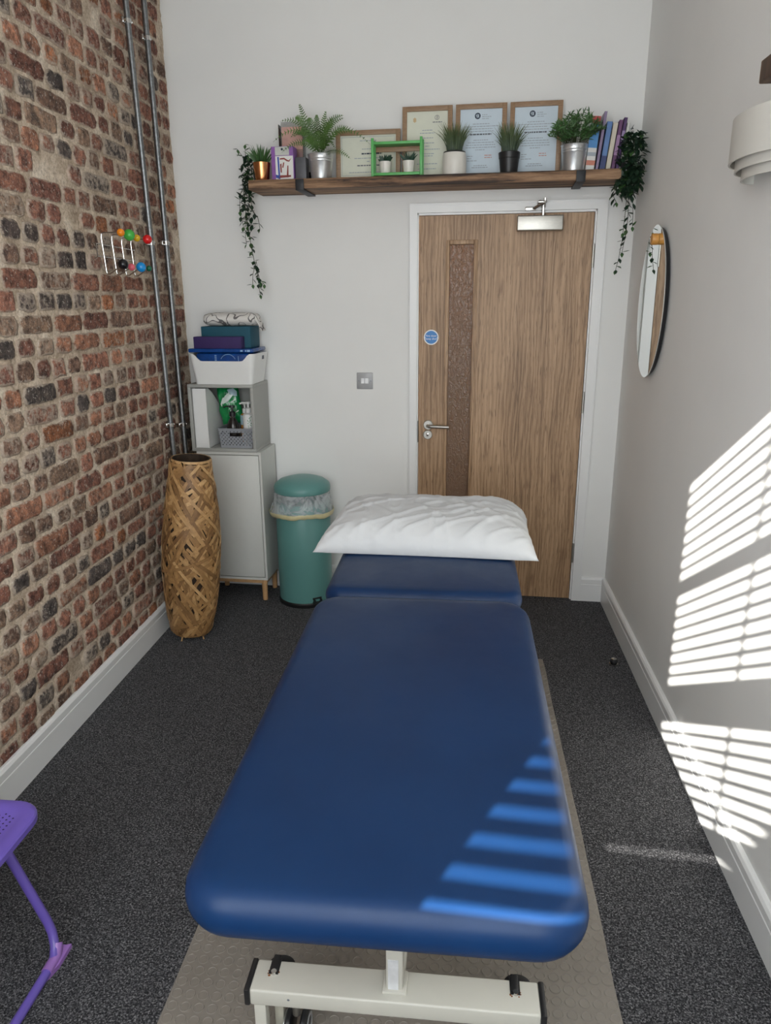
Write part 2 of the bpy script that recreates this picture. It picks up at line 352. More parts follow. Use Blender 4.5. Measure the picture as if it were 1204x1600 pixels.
def mat_film():
    m, N, L, P = newmat('clear_bin_liner')
    v = coord(N, L); n = tnoise(N, L, v, 10, 4, 0.6, 2.0)
    P.inputs['Base Color'].default_value = (0.80, 0.84, 0.86, 1); P.inputs['Roughness'].default_value = 0.25
    tr = N.new('ShaderNodeBsdfTransparent'); mx = N.new('ShaderNodeMixShader')
    L.new(ramp(N, L, n, [(0.42, (0.22,)*3), (0.60, (0.55,)*3)]), mx.inputs[0]); L.new(tr.outputs[0], mx.inputs[1]); L.new(P.outputs[0], mx.inputs[2])
    L.new(mx.outputs[0], N['Material Output'].inputs[0])
    bump(N, L, P, n, 0.9, 0.012); return m
M['film'] = mat_film()
M['yellow_tape'] = plain('pale_yellow_drawstring', (0.62, 0.56, 0.32), 0.4, var=0.12, vscale=30, lin_in=True)
def mat_clear(name, tint=(1, 1, 1), w=0.1, rough=0.03):
    m, N, L, P = newmat(name)
    tr = N.new('ShaderNodeBsdfTransparent'); tr.inputs[0].default_value = (*tint, 1); gl = N.new('ShaderNodeBsdfGlossy'); gl.inputs['Roughness'].default_value = rough
    mx = N.new('ShaderNodeMixShader'); fr = N.new('ShaderNodeFresnel'); fr.inputs[0].default_value = 1.45
    L.new(mth(N, L, 'ADD', fr.outputs[0], w, True), mx.inputs[0]); L.new(tr.outputs[0], mx.inputs[1]); L.new(gl.outputs[0], mx.inputs[2])
    L.new(mx.outputs[0], N['Material Output'].inputs[0]); return m
M['glass'] = mat_clear('window_glass', (0.97, 0.98, 0.98), 0.0)
M['acrylic'] = mat_clear('clear_acrylic', (0.86, 0.87, 0.87), 0.05, 0.1)
def mat_obscure():
    m, N, L, P = newmat('obscure_door_glass')
    v = coord(N, L, (1, 1, 0.6)); n = tnoise(N, L, v, 75, 3, 0.6, 1.0)
    P.inputs['Base Color'].default_value = (0.30, 0.19, 0.12, 1); P.inputs['Roughness'].default_value = 0.16
    P.inputs['Transmission Weight'].default_value = 0.45; P.inputs['IOR'].default_value = 1.45
    bump(N, L, P, n, 0.9, 0.006); return m
M['obscure'] = mat_obscure()
def mat_mirror():
    m, N, L, P = newmat('mirror_silver')
    v = coord(N, L); n = tnoise(N, L, v, 2, 1)
    L.new(ramp(N, L, n, [(0.3, (0.86, 0.89, 0.87)), (0.7, (0.88, 0.91, 0.89))]), P.inputs['Base Color'])
    P.inputs['Metallic'].default_value = 1.0; P.inputs['Roughness'].default_value = 0.0; return m
M['mirror'] = mat_mirror()
def ball_mat(n, c): return plain(n, c, 0.25, var=0.03, lin_in=True)

# ================================================================== SETTING
floor = struct(MB().box(-0.15, W+0.15, YF-0.45, 1.6, -0.08, 0.0).build('floor', M['carpet'], flat=True))
tag(floor, 'charcoal fleck carpet floor')
struct(MB().box(-0.15, W+0.15, YF-0.45, 0.45, CEIL, CEIL+0.1).build('ceiling', M['ceil'], flat=True))
struct(MB().box(W, W+0.12, YF-0.45, 0.3, 0, CEIL).build('wall_right', M['wall'], flat=True))

# ---- far wall with the door opening
DX0, DX1, DTOP = 1.2539, 2.0904, 1.989
wb = MB()
def bx(m, x0, x1, d0, d1, z0, z1):      # a box in far-wall coordinates
    P = [B(x, d, z) for z in (z0, z1) for (x, d) in ((x0, d1), (x1, d1), (x1, d0), (x0, d0))]
    m.add(P, [(0,3,2,1),(4,5,6,7),(0,1,5,4),(1,2,6,5),(2,3,7,6),(3,0,4,7)])
OX0, OX1, OZ = DX0-0.03, DX1+0.03, DTOP+0.03
bx(wb, -0.12, OX0, -0.12, 0, 0, CEIL); bx(wb, OX1, W+0.1, -0.12, 0, 0, CEIL); bx(wb, OX0, OX1, -0.12, 0, OZ, CEIL)
struct(wb.build('wall_back', M['wall'], flat=True))
# corridor behind the obscure glass
cr = MB(); bx(cr, 0.9, 2.5, -1.35, -1.30, 0, 2.6); bx(cr, 0.85, 0.9, -1.35, -0.12, 0, 2.6); bx(cr, 2.5, 2.55, -1.35, -0.12, 0, 2.6); bx(cr, 0.85, 2.55, -1.35, -0.12, 2.6, 2.65)
struct(cr.build('wall_corridor', plain('tan_corridor_paint', (0.50, 0.33, 0.19), 0.8, lin_in=True), flat=True))
ld = bpy.data.lights.new('corridor_fill', 'POINT'); ld.energy = 26; ld.color = (1.0, 0.82, 0.6); ld.shadow_soft_size = 0.12  # added fill light, so the corridor is not black behind the glass
lo = bpy.data.objects.new('corridor_fill', ld); COL.objects.link(lo); lo.location = B(1.5, -0.75, 2.45)

# ---- window wall behind the camera: opening, sash, panes, blind
WX0, WX1, WZ0, WZ1 = 0.70, 1.98, 1.34, 2.88
wf = MB()
wf.box(-0.15, WX0, YF-0.1, YF, 0, CEIL).box(WX1, W+0.12, YF-0.1, YF, 0, CEIL).box(WX0, WX1, YF-0.1, YF, 0, WZ0).box(WX0, WX1, YF-0.1, YF, WZ1, CEIL)
struct(wf.build('wall_front', M['wall'], flat=True))
WSK = -0.075          # the window wall is out of square too
win = thing('window_1', 'white sash window behind the camera', None, (0, -4.22, 0)); struct(win)
MB().box(WX0, 0.770, -.015, .015, WZ0, WZ1).box(1.90, WX1, -.015, .015, WZ0, WZ1).box(0.770, 1.90, -.015, .015, WZ0, 1.412).box(0.770, 1.90, -.015, .015, 2.812, WZ1).build('window_frame', M['gloss'], win)
MB().box(0.770, 1.90, -.015, .015, 1.877, 2.014).build('transom', M['gloss'], win)
MB().box(0.770, 1.90, -.012, .012, 2.382, 2.442).build('glazing_bar', M['gloss'], win)
for z0, z1 in ((1.412, 1.877), (2.014, 2.382), (2.442, 2.812)): MB().box(0.770, 1.90, -.002, .002, z0, z1).build('pane', M['glass'], win)
bl = thing('venetian_blind', 'white venetian blind hanging in front of the window', 'blind', (0, -4.12, 0))
sm = MB()
ty, tz = 0.025*math.cos(math.radians(5.0)), 0.025*math.sin(math.radians(5.0))
sm.add([(0.72, -ty, tz), (1.96, -ty, tz), (1.96, ty, -tz), (0.72, ty, -tz), (0.72, -ty, tz+.002), (1.96, -ty, tz+.002), (1.96, ty, -tz+.002), (0.72, ty, -tz+.002)],
       [(0,3,2,1),(4,5,6,7),(0,1,5,4),(1,2,6,5),(2,3,7,6),(3,0,4,7)])
s0 = sm.build('slat', M['cord_white'], bl, flat=True); s0.location.z = 2.724+0.0467/2
for k in range(1, 29):
    c = s0.copy(); COL.objects.link(c); c.location.z = 2.724+0.0467/2-0.0467*k
for x in (1.12, 1.62): MB().box(x-.0075, x+.0075, .026, .0275, 1.40, 2.82).build('ladder_tape', M['cord_white'], bl, flat=True)
MB().prism([(-.40, 0), (-.40, 2.94), (-.188, 3.315), (.0, 3.60), (.4, 3.64), (3.0, 3.64), (3.0, 0)], -3.0, 0).build('sun_blocker', M['mortar'], flat=True).location.y = -7.0  # added unseen gable shape, keeps the sun off the lower right
struct(bpy.data.objects['sun_blocker'])
# swing wall, window and blind about the left jamb
for o_, y_ in ((bpy.data.objects['wall_front'], 0.0), (win, -4.22), (bl, -4.12)):
    o_.matrix_world = Matrix.Translation((.82, -4.12, 0)) @ Matrix.Rotation(WSK, 4, 'Z') @ Matrix.Translation((-.82, 4.12+y_, 0))
MB().rbox(0.71, 1.97, -.03, .03, 2.80, 2.85, .004).build('head_rail', M['cord_white'], bl)
MB().rbox(0.72, 1.96, -.012, .012, 1.372, 1.455, .003).build('bottom_rail', M['cord_white'], bl)

# ---- brick wall
wl = MB()
ny, nz = 226, 256
ya, yb, za, zb = 0.12, -2.60, 0.0, CEIL
def mort_h(y, z):
    return 0.0035*noise.noise((y*9, z*9, 3.1)) + 0.0038*noise.noise((y*31, z*31, 7.7)) + 0.003*noise.noise((y*70, z*70, 1.2)) - 0.001
vv = []
for j in range(nz+1):
    for i in range(ny+1):
        y = ya+(yb-ya)*i/ny; z = za+(zb-za)*j/nz; vv.append((mort_h(y, z), y, z))
wl.add(vv, [(j*(ny+1)+i, j*(ny+1)+i+1, (j+1)*(ny+1)+i+1, (j+1)*(ny+1)+i) for j in range(nz) for i in range(ny)])
wl.box(-0.13, -0.012, YF-0.1, 0.14, 0, CEIL); wl.box(-0.02, 0.0, YF, yb, 0, CEIL)
wall_left = struct(wl.build('wall_left', M['mortar'], ang=80))

PAL = [((0.235, 0.112, 0.080), .26), ((0.180, 0.085, 0.064), .20), ((0.285, 0.140, 0.092), .13), ((0.175, 0.108, 0.080), .15), ((0.085, 0.070, 0.064), .13), ((0.225, 0.150, 0.108), .10), ((0.27, 0.115, 0.06), .03)]
def brick_geo(y0, y1, zc, h, prot, rr):
    """worn brick face: jittered outline, rounded arris, uneven face"""
    L_ = y1-y0; nl = 6 if L_ > .15 else 4; pts = []
    cr_ = rr.uniform(.004, .016)
    for i in range(nl+1): pts.append((y0+L_*i/nl, zc-h/2))
    pts.append((y1, zc))
    for i in range(nl+1): pts.append((y1-L_*i/nl, zc+h/2))
    pts.append((y0, zc))
    out = []; jit = rr.uniform(.0015, .005)
    cy = (y0+y1)/2
    for (y, z) in pts:
        ey = abs(abs(y-cy)-L_/2) < 1e-6; ez = abs(abs(z-zc)-h/2) < 1e-6
        q = Vector((y, z)) + Vector((rr.uniform(-jit, jit), rr.uniform(-jit, jit)))
        if ey and ez: q += Vector((cy-y, zc-z)).normalized()*cr_*0.9
        out.append(q)
    n = len(out); C = Vector((cy, zc)); V = []
    for q in out: V.append((-.012, q.x, q.y))
    for q in out: V.append((prot*rr.uniform(.25, .7), q.x, q.y))
    for q in out:
        t = C-q; t = t.normalized()*min(t.length*.5, .013); V.append((prot*rr.uniform(.85, 1.1), q.x+t.x, q.y+t.y))
    mid = []
    for i in range(3):
        V.append((prot*rr.uniform(.75, 1.1), y0+L_*(.25+.25*i), zc+rr.uniform(-.006, .006)))
    F = []
    for k in range(2):
        for i in range(n): F.append((k*n+i, k*n+(i+1) % n, (k+1)*n+(i+1) % n, (k+1)*n+i))
    b = 2*n; c0 = 3*n
    def near(i): 
        t = (out[i].x-y0)/L_; return 0 if t < .375 else (1 if t < .625 else 2)
    for i in range(n):
        j = (i+1) % n; a_, b_ = near(i), near(j)
        F.append((b+i, b+j, c0+a_))
        if a_ != b_: F.append((b+j, c0+b_, c0+a_))
    return V, F, n
rb = random.Random(21)
bricks = []
z = 1.597-0.0763*21
course = 0
while z < CEIL-.03:
    if z > 0.115:
        y = 0.10-rb.uniform(0, .1)
        flem = rb.random()
        while y > YF+.1:
            L_ = (0.215 if rb.random() < 0.17 else 0.106) + rb.uniform(-.012, .010)
            if flem < .10: L_ = 0.208+rb.uniform(-.012, .012)
            g = rb.uniform(.007, .014)
            h = 0.0645+rb.uniform(-.006, .005)
            bow = 0.006*noise.noise((y*.9, course*.37, 5.0))
            r_ = rb.random(); acc = 0
            for c, p in PAL:
                acc += p
                if r_ <= acc: break
            if -1.7 < y < -.9 and 1.5 < z < 1.85 and rb.random() < .4: c = (0.085, 0.066, 0.060)
            f = rb.uniform(1.0, 1.7); c = tuple(v_*f for v_ in c)
            if rb.random() < .99: bricks.append((y-L_, y, z+bow+rb.uniform(-.003, .003), h, rb.uniform(.003, .0095), c, rb.uniform(0, 1)**1.3))
            y -= L_+g
    z += 0.0763; course += 1
def proj(P):
    q = Vector(P)-CAM_LOC; dz = q.dot(_f)
    if dz < .05: return None
    return (602+CAM_F*q.dot(_R)/dz, 800-CAM_F*q.dot(_U)/dz)
def vis_area(b):
    c4 = [proj((0.006, y, b[2]+s*b[3]/2)) for y in (b[0], b[1]) for s in (-1, 1)]
    if any(c is None for c in c4): return 0
    xs = [min(1204, max(0, c[0])) for c in c4]; ys = [min(1600, max(0, c[1])) for c in c4]
    return max(0, max(xs)-min(xs))*max(0, max(ys)-min(ys))
order = sorted(range(len(bricks)), key=lambda i: -vis_area(bricks[i]))
single = set(order[:300])
rest_v, rest_f, rest_c, rest_e = [], [], [], []
for i, b in enumerate(bricks):
    V, F, nr_ = brick_geo(b[0], b[1], b[2], b[3], b[4], rb); E_ = [1.0]*(2*nr_)+[0.0]*(len(V)-2*nr_)
    if i in single:
        c = Vector((0, (b[0]+b[1])/2, b[2]))
        me = bpy.data.meshes.new('brick'); me.from_pydata([Vector(p)-c for p in V], [], F)
        me.polygons.foreach_set('use_smooth', [True]*len(me.polygons))
        a = me.color_attributes.new('bcol', 'FLOAT_COLOR', 'POINT'); a.data.foreach_set('color', [*b[5], b[6]]*len(V)); a = me.attributes.new('edge', 'FLOAT', 'POINT'); a.data.foreach_set('value', E_)
        me.materials.append(M['brick']); o = link('brick', me, wall_left); o.location = c
    else:
        n = len(rest_v); rest_v += V; rest_f += [tuple(k+n for k in f) for f in F]; rest_c += [*b[5], b[6]]*len(V); rest_e += E_
me = bpy.data.meshes.new('brick_remainder'); me.from_pydata(rest_v, [], rest_f)
me.polygons.foreach_set('use_smooth', [True]*len(me.polygons))
a = me.color_attributes.new('bcol', 'FLOAT_COLOR', 'POINT'); a.data.foreach_set('color', rest_c); a = me.attributes.new('edge', 'FLOAT', 'POINT'); a.data.foreach_set('value', rest_e)
me.materials.append(M['brick']); tag(link('brick_remainder', me, wall_left), kind='stuff')

# ---- skirting boards
SK = 0.138
def skirt_poly(): return [(0, 0), (.018, 0), (.018, SK*.70), (.0155, SK*.715), (.0155, SK*.74), (.018, SK*.755), (.018, SK-.012), (.013, SK-.003), (.008, SK), (0, SK)]
m_ = MB(); n_ = len(skirt_poly())
def run(m, f0, f1):
    p = skirt_poly(); n = len(p)
    m.add([f0(a, z) for a, z in p]+[f1(a, z) for a, z in p], [tuple(range(n)), tuple(reversed(range(n, 2*n)))]+[(i, n+i, n+(i+1) % n, (i+1) % n) for i in range(n)])
m_ = MB(); run(m_, lambda a, z: (a, 0.10, z), lambda a, z: (a, YF, z)); 
ob = struct(m_.build('baseboard_left', M['gloss'], ang=20)); ob.location.x = 0.004
m_ = MB(); run(m_, lambda a, z: (W-a, 0.0, z), lambda a, z: (W-a, YF, z)); struct(m_.build('baseboard_right', M['gloss'], ang=20))
m_ = MB(); run(m_, lambda a, z: B(0, a, z), lambda a, z: B(1.2065, a, z)); run(m_, lambda a, z: B(2.1475, a, z), lambda a, z: B(W, a, z)); struct(m_.build('baseboard_back', M['gloss'], ang=20))

# ---- door lining and architrave
tr = MB()
bx(tr, OX0, DX0-.003, -0.12, .0, 0, OZ); bx(tr, DX1+.003, OX1, -0.12, .0, 0, OZ); bx(tr, OX0, OX1, -0.12, .0, DTOP+.003, OZ)
struct(tr.build('trim_1', M['gloss'], flat=True))
def archi(m, x0, x1, z0, z1): bx(m, x0, x1, 0, .018, z0, z1)
ta = MB(); archi(ta, 1.2060, 1.2440, 0, 2.045); archi(ta, 2.1010, 2.1480, 0, 2.045); archi(ta, 1.2440, 2.1010, 2.002, 2.045)
bx(ta, 1.2060, 2.1480, .018, .0195, 2.037, 2.045); bx(ta, 1.206, 1.212, .018, .0195, 0, 2.037); bx(ta, 2.142, 2.148, .018, .0195, 0, 2.037)
struct(ta.build('trim_2', M['gloss'], flat=True))

# ---- door leaf
door = struct(thing('door_1', 'oak veneer fire door with narrow obscure glass panel', None, B(DX0, 0, 0), TH))
DW = (DX1-DX0)/math.cos(TH); T0, T1 = 0.0, 0.044
GX0, GX1, GZ0, GZ1 = 0.149, 0.273, 0.20, 1.857
lf = MB()
for a0, a1, z0, z1 in ((0, GX0, .006, DTOP), (GX1, DW, .006, DTOP), (GX0, GX1, .006, GZ0), (GX0, GX1, GZ1, DTOP)): lf.box(a0, a1, T0, T1, z0, z1)
lfo = lf.build('leaf', M['oak'], door, flat=True)
bd = MB()
for x0, x1, z0, z1 in ((GX0-.016, GX0+.002, GZ0-.018, GZ1+.018), (GX1-.002, GX1+.016, GZ0-.018, GZ1+.018), (GX0+.002, GX1-.002, GZ0-.018, GZ0+.002), (GX0+.002, GX1-.002, GZ1-.002, GZ1+.018)): bd.rbox(x0, x1, -.006, .012, z0, z1, .002)
bd.build('glazing_bead', mat_oak('oak_bead', 3.0), door)
MB().box(GX0, GX1, .014, .020, GZ0, GZ1).build('pane', M['obscure'], door, flat=True)
hx = 0.052
rose = MB(); rose.lathe([(0, 0), (.026, 0), (.026, .004), (.023, .007), (0, .007)], 24, M=Matrix.Translation((hx, 0, .955)) @ Matrix.Rotation(PI/2, 4, 'X'))
ro = rose.build('handle', M['steel'], door)
lv = MB(); path = [(hx, 0, .955), (hx, -.035, .955)] + [(hx+.02-.02*math.cos(t), -.035-.02*math.sin(t), .955) for t in (0.4, .8, 1.2, PI/2)] + [(hx+.112, -.055, .953)]
lv.tube(path, .0085, 12); lv.build('lever', M['steel'], ro)
kh = MB(); kh.lathe([(0, 0), (.025, 0), (.025, .004), (.022, .007), (0, .007)], 24, M=Matrix.Translation((hx-.002, 0, .903)) @ Matrix.Rotation(PI/2, 4, 'X'))
ko = kh.build('escutcheon', M['steel'], door)
MB().rbox(hx-.009, hx+.005, -.013, -.004, .896, .914, .003).build('lock_cylinder', M['chrome'], ko)
MB().box(-.0035, -.001, -.008, .02, .862, .975).build('latch_plate', M['black_iron'], door, flat=True)
for z0 in (1.738, 1.031, .218):
    h = MB(); h.cyl((DW+.004, -.006, z0), (DW+.004, -.006, z0+.108), .006, n=10); h.box(DW-.002, DW+.010, -.003, .0, z0, z0+.108)
    h.build('hinge', M['steel'], door)
# overhead closer
cx0, cx1 = 1.727-DX0, 1.943-DX0
cl = MB().rbox(cx0, cx1, -.062, -.0, 1.907, 1.975, .005, 3).build('door_closer', M['steel'], door)
m_ = MB(); xa = 1.848-DX0
m_.cyl((xa, -.03, 1.972), (xa, -.03, 2.020), .008, n=10).cyl((xa, -.03, 2.012), (xa, -.03, 2.030), .012, n=12)
m_.tube([(xa, -.03, 2.022), (xa-.012, -.05, 2.03), (xa-.02, -.075, 2.034)], .007, 8)
m_.rbox(xa-.030, xa+.010, -.09, -.02, 2.026, 2.036, .003)
m_.tube([(xa+.012, -.07, 2.036), (xa-.02, -.05, 2.02), (xa-.045, -.028, 2.008)], .0065, 8)
m_.rbox(xa-.085, xa-.035, -.032, -.0195, 2.000, 2.016, .002)
m_.cyl((xa+.004, -.08, 2.03), (xa+.004, -.08, 2.048), .007, n=10)
m_.build('closer_arm', M['chrome'], cl)
# fire door sign
sg = MB(); sg.lathe([(0, 0), (.038, 0), (.038, .0015), (0, .0015)], 40, M=Matrix.Translation((1.317-DX0, 0, 1.408)) @ Matrix.Rotation(PI/2, 4, 'X'))
sgo = tag(sg.build('sign', M['plastic_white'], door), 'round blue fire door sign with white rim')
sg = MB(); sg.lathe([(0, 0), (.0325, 0), (.0325, .0008), (0, .0008)], 40, M=Matrix.Translation((1.317-DX0, -.0015, 1.408)) @ Matrix.Rotation(PI/2, 4, 'X'))
sg.build('sign_face', M['sign_blue'], sgo)
text_mesh('Fire door\nkeep shut', .0145, 'lettering', M['plastic_white'], sgo, (1.317-DX0, -.0026, 1.408), (PI/2, 0, 0))
m_ = MB()
for s_ in (-1, 1): m_.cyl((1.317-DX0+s_*.0335, -.0015, 1.406), (1.317-DX0+s_*.0335, -.003, 1.406), .004, n=10)
m_.build('screw', M['plastic_white'], sgo)

# ================================================================== TREATMENT TABLE
BX, BZ = 1.366, 0.722
table = thing('treatment_table', 'navy blue vinyl treatment couch on a cream steel base', 'couch', (BX, 0, 0))
def slab(hw, y0, y1, rc, ztop, thick, er, crown=0.004, wob=0.0, seed=0):
    m = MB(); hl = (y1-y0)/2; cy = (y0+y1)/2; rings = []
    steps = 8
    for k in range(steps+1):
        a = -PI/2+PI*k/steps
        ins = er*(1-math.cos(a)); zz = ztop-thick/2 + (thick/2)*math.sin(a)
        rings.append((ins, zz))
    for e, c_ in ((.02, .3), (.06, .65), (.12, .85), (.20, .95), (.27, 1.0)): rings.append((er+e, ztop+crown*c_))
    n = 8; P0 = None; vs_ = []; fs = []
    for k, (ins, zz) in enumerate(rings):
        pts = rrect(hw-ins, hl-ins, max(rc-ins, .012), n)
        for (x, y) in pts:
            dz = wob*noise.noise((x*5+seed, y*5, 0)) if zz > ztop-thick*.6 else 0
            vs_.append((x, cy+y, zz+dz))
    m0 = len(pts)
    for k in range(len(rings)-1):
        for i in range(m0): fs.append((k*m0+i, k*m0+(i+1) % m0, (k+1)*m0+(i+1) % m0, (k+1)*m0+i))
    fs.append(tuple(reversed(range(m0)))); fs.append(tuple((len(rings)-1)*m0+i for i in range(m0)))
    return m.add(vs_, fs)
slab(.325, -2.942, -1.725, .090, BZ, .088, .034, .003, .003, 2).build('leg_section_cushion', M['vinyl'], table, ang=60)
slab(.316, -1.690, -1.02, .06, BZ-.006, .075, .032, .003, .003, 9).build('head_section_cushion', M['vinyl'], table, ang=60)
MB().box(-.26, .26, -2.86, -1.78, BZ-.10, BZ-.085).build('leg_section_board', M['black'], table, flat=True)
MB().box(-.25, .25, -1.66, -1.06, BZ-.10, BZ-.081).build('head_section_board', M['black'], table, flat=True)
m_ = MB()
for s_ in (-.2, .2): m_.rbox(s_-.02, s_+.02, -2.75, -1.10, BZ-.14, BZ-.10, .004)
m_.rbox(-.2, .2, -2.62, -2.58, BZ-.14, BZ-.10, .004).rbox(-.2, .2, -1.30, -1.26, BZ-.14, BZ-.10, .004).build('top_frame', M['cream_metal'], table)
# near cross bar with its end caps, slots, levers, feet and castor
CB0, CB1, CY0, CY1, CZ0, CZ1 = -.310, .298, -2.648, -2.570, .160, .201
bar = MB().rbox(CB0, CB1, CY0, CY1, CZ0, CZ1, .005, 3).build('cross_bar', M['cream_metal'], table)
for x0, x1 in ((CB0-.012, CB0+.001), (CB1-.001, CB1+.012)): MB().rbox(x0, x1, CY0-.002, CY1+.002, CZ0-.001, CZ1+.001, .004).build('end_cap', M['black'], bar)
def bar_slot(x):
    MB().box(x-.0105, x+.0105, -2.606, -2.567, CZ1-.001, CZ1+.0012).build('slot', M['black'], bar, flat=True)
    m = MB(); m.lathe([(0, .0), (.034, .0), (.036, .004), (.034, .009), (.02, .012), (0, .012)], 28, (0, 0, 0), Matrix.Translation((x+.008, -2.562, .172)) @ Matrix.Diagonal((.85, .70, 1, 1)))
    m.rbox(x-.008, x+.008, -2.60, -2.56, CZ1-.004, CZ1+.005, .002).build('foot_lever', M['black'], bar)
    MB().cyl((x+.001, -2.603, CZ1), (x+.001, -2.603, CZ1+.006), .0062, n=8).build('bolt', M['chrome'], bar)
    m = MB()
    for k in range(9): 
        a_ = rnd.uniform(0, 2*PI); m.lathe([(0, 0), (rnd.uniform(.0015, .003), 0), (0, .0004)], 6, (x+.0115*math.cos(a_), -2.603+.009*math.sin(a_), CZ1+.0003))
    m.build('rust_spot', M['rust'], bar)
bar_slot(-.268); bar_slot(.248)
MB().lathe([(0, 0), (.003, 0), (0, .0006)], 8, M=Matrix.Translation((-.226, CY0, .183)) @ Matrix.Rotation(PI/2, 4, 'X')).build('rivet', M['ink'], bar)
post = MB().rbox(-.022, .014, -2.622, -2.582, CZ1-.004, BZ-.10, .004).build('post', M['cream_metal'], table)
MB().box(-.0175, .0045, -2.6232, -2.6220, CZ1+.006, .285).build('tape_highlight', plain('silver_highlight', (0.72, 0.73, 0.75), 0.35, metal=0.3, var=0.12, vscale=40, lin_in=True), post, flat=True)  # tape on the post, its bright reflection put into the pale colour
MB().rbox(-.030, .022, -2.63, -2.574, CZ1-.001, CZ1+.006, .003).build('weld_collar', M['cream_metal'], post)
for x in (-.291, .279): MB().rbox(x-.013, x+.013, -2.642, -2.616, .0065, CZ0+.001, .003).build('leg', M['cream_metal'], table)
for x in (-.262, .252): MB().rbox(x-.010, x+.010, -2.60, -2.575, .0065, CZ0+.001, .003).build('leg', plain('stone_metal', (0.42, 0.40, 0.33), 0.4, lin_in=True), table)
def castor(x, y):
    w = MB()
    for s_ in (-.017, .017):
        w.lathe([(0, -.008), (.036, -.008), (.042, -.004), (.042, .004), (.036, .008), (0, .008)], 28, M=Matrix.Translation((x+s_, y, .0485)) @ Matrix.Rotation(PI/2, 4, 'Y'))
    wo = w.build('castor_wheel', M['black'], table)
    for s_ in (-.026, .026): MB().lathe([(.026, -.001), (.033, -.001), (.033, .001), (.026, .001), (.026, -.001)], 28, M=Matrix.Translation((x+s_, y, .0485)) @ Matrix.Rotation(PI/2, 4, 'Y'), caps=False).build('wheel_rim', M['zinc'], wo)
    MB().cyl((x, y, .09), (x, y, CZ0+.002), .0095, n=12).cyl((x, y, .125), (x, y, .145), .014, n=12).build('castor_stem', M['steel'], wo)
castor(-.222, -2.60); castor(.205, -2.60)
MB().rbox(-.022, .014, -2.575, -1.22, .165, .196, .003).build('base_rail', M['cream_metal'], table)
MB().rbox(-.30, .29, -1.25, -1.17, .16, .201, .005).build('cross_bar', M['cream_metal'], table)
for x in (-.28, .268): MB().rbox(x-.013, x+.013, -1.225, -1.195, .0, .162, .003).build('leg', M['cream_metal'], table)
m_ = MB(); m_.rbox(-.02, .02, -2.2, -1.6, .36, .40, .004); m_.build('lift_arm', M['cream_metal'], table)
m_ = MB(); m_.cyl((-.004, -1.26, .18), (-.004, -1.9, BZ-.13), .02, n=10); m_.cyl((-.004, -2.55, .19), (-.004, -2.0, .40), .012, n=10); m_.build('actuator', M['steel'], table)

# ---- studded rubber mat under it
mat = thing('rubber_mat', 'taupe studded rubber mat under the blue couch', 'mat', (0, 0, 0))
mm = MB(); e0 = []; e1 = []
for i in range(41):
    y = -3.20+(3.20-.722)*i/40
    e0.append((.810-.004*noise.noise((y*3, 0, 0)), y)); e1.append((1.875+.006*noise.noise((y*4, 9, 0)), y))
vs_ = [(x, y, .001) for x, y in e0]+[(x, y, .001) for x, y in e1]+[(x, y, .004) for x, y in e0]+[(x, y, .004) for x, y in e1]
n = 41; fs = []
for i in range(40): fs += [(2*n+i, 3*n+i, 3*n+i+1, 2*n+i+1), (i, i+1, 2*n+i+1, 2*n+i), (n+i, 3*n+i, 3*n+i+1, n+i+1), (i, n+i, n+i+1, i+1)]
fs += [(0, n, 3*n, 2*n), (n-1, 2*n-1, 4*n-1, 3*n-1)]
mm.add(vs_, fs).build('sheet', M['rubber'], mat)
st = MB(); ns = 18
ang_ = [(math.cos(2*PI*k/ns), math.sin(2*PI*k/ns)) for k in range(ns)]
y = -3.185
while y < -.74:
    x = .828
    while x < 1.862:
        V = [(x+.0137*c, y+.0137*s, .0039) for c, s in ang_]+[(x+.0127*c, y+.0127*s, .0062) for c, s in ang_]+[(x+.0112*c, y+.0112*s, .0062) for c, s in ang_]+[(x+.0103*c, y+.0103*s, .0050) for c, s in ang_]
        F = [(k*ns+i, k*ns+(i+1) % ns, (k+1)*ns+(i+1) % ns, (k+1)*ns+i) for k in range(3) for i in range(ns)]+[tuple(3*ns+i for i in range(ns))]
        st.add(V, F); x += .0322
    y += .0322
tag(st.build('stud', M['rubber'], mat, ang=30), 'raised round studs', kind='stuff')

# ---- pillow
pil = MB(); nu, nv = 96, 60
def pil_pt(u, v, top):
    x = .400*u*(1-.03*(1-v*v))*(1-.02*(v+1)); y = .252*v*(1-.035*(1-u*u))
    t = max(0, (1-abs(u)**6.5))**.62*max(0, (1-abs(v)**5.0))**.55*(1+.06*v)
    if top:
        w = 0
        ed = (1-t)
        w += .0060*abs(noise.noise((x*6+y*3, y*4-x*2, 2.0)))*(.3+t) + .006*noise.noise((x*4, y*5, 8.1))*t
        rg = 1-abs(noise.noise((x*9-y*14, y*5+x*3, 4.4))); w += .0080*max(0, rg-.80)/.2*min(1, t*2.2)*(.35+.65*(v < .25))
        rg = 1-abs(noise.noise((x*13+y*9, y*6-x*5, 14.4))); w += .0058*max(0, rg-.82)/.18*min(1, t*2.2)
        z = .006+.115*t+w
    else:
        z = .006-.005*min(1, t*3)
    if abs(x) > .30 and not top: z = max(.001, z)
    return (x, y, z)
top = [[pil_pt(-1+2*i/nu, -1+2*j/nv, True) for i in range(nu+1)] for j in range(nv+1)]
bot = [[pil_pt(-1+2*i/nu, -1+2*j/nv, False) for i in range(nu+1)] for j in range(nv+1)]
m1 = nu+1
V = [p for r in top for p in r]; F = [(j*m1+i, j*m1+i+1, (j+1)*m1+i+1, (j+1)*m1+i) for j in range(nv) for i in range(nu)]
pil.add(V, F); pil.add([p for r in bot for p in r], [tuple(reversed(f)) for f in F])
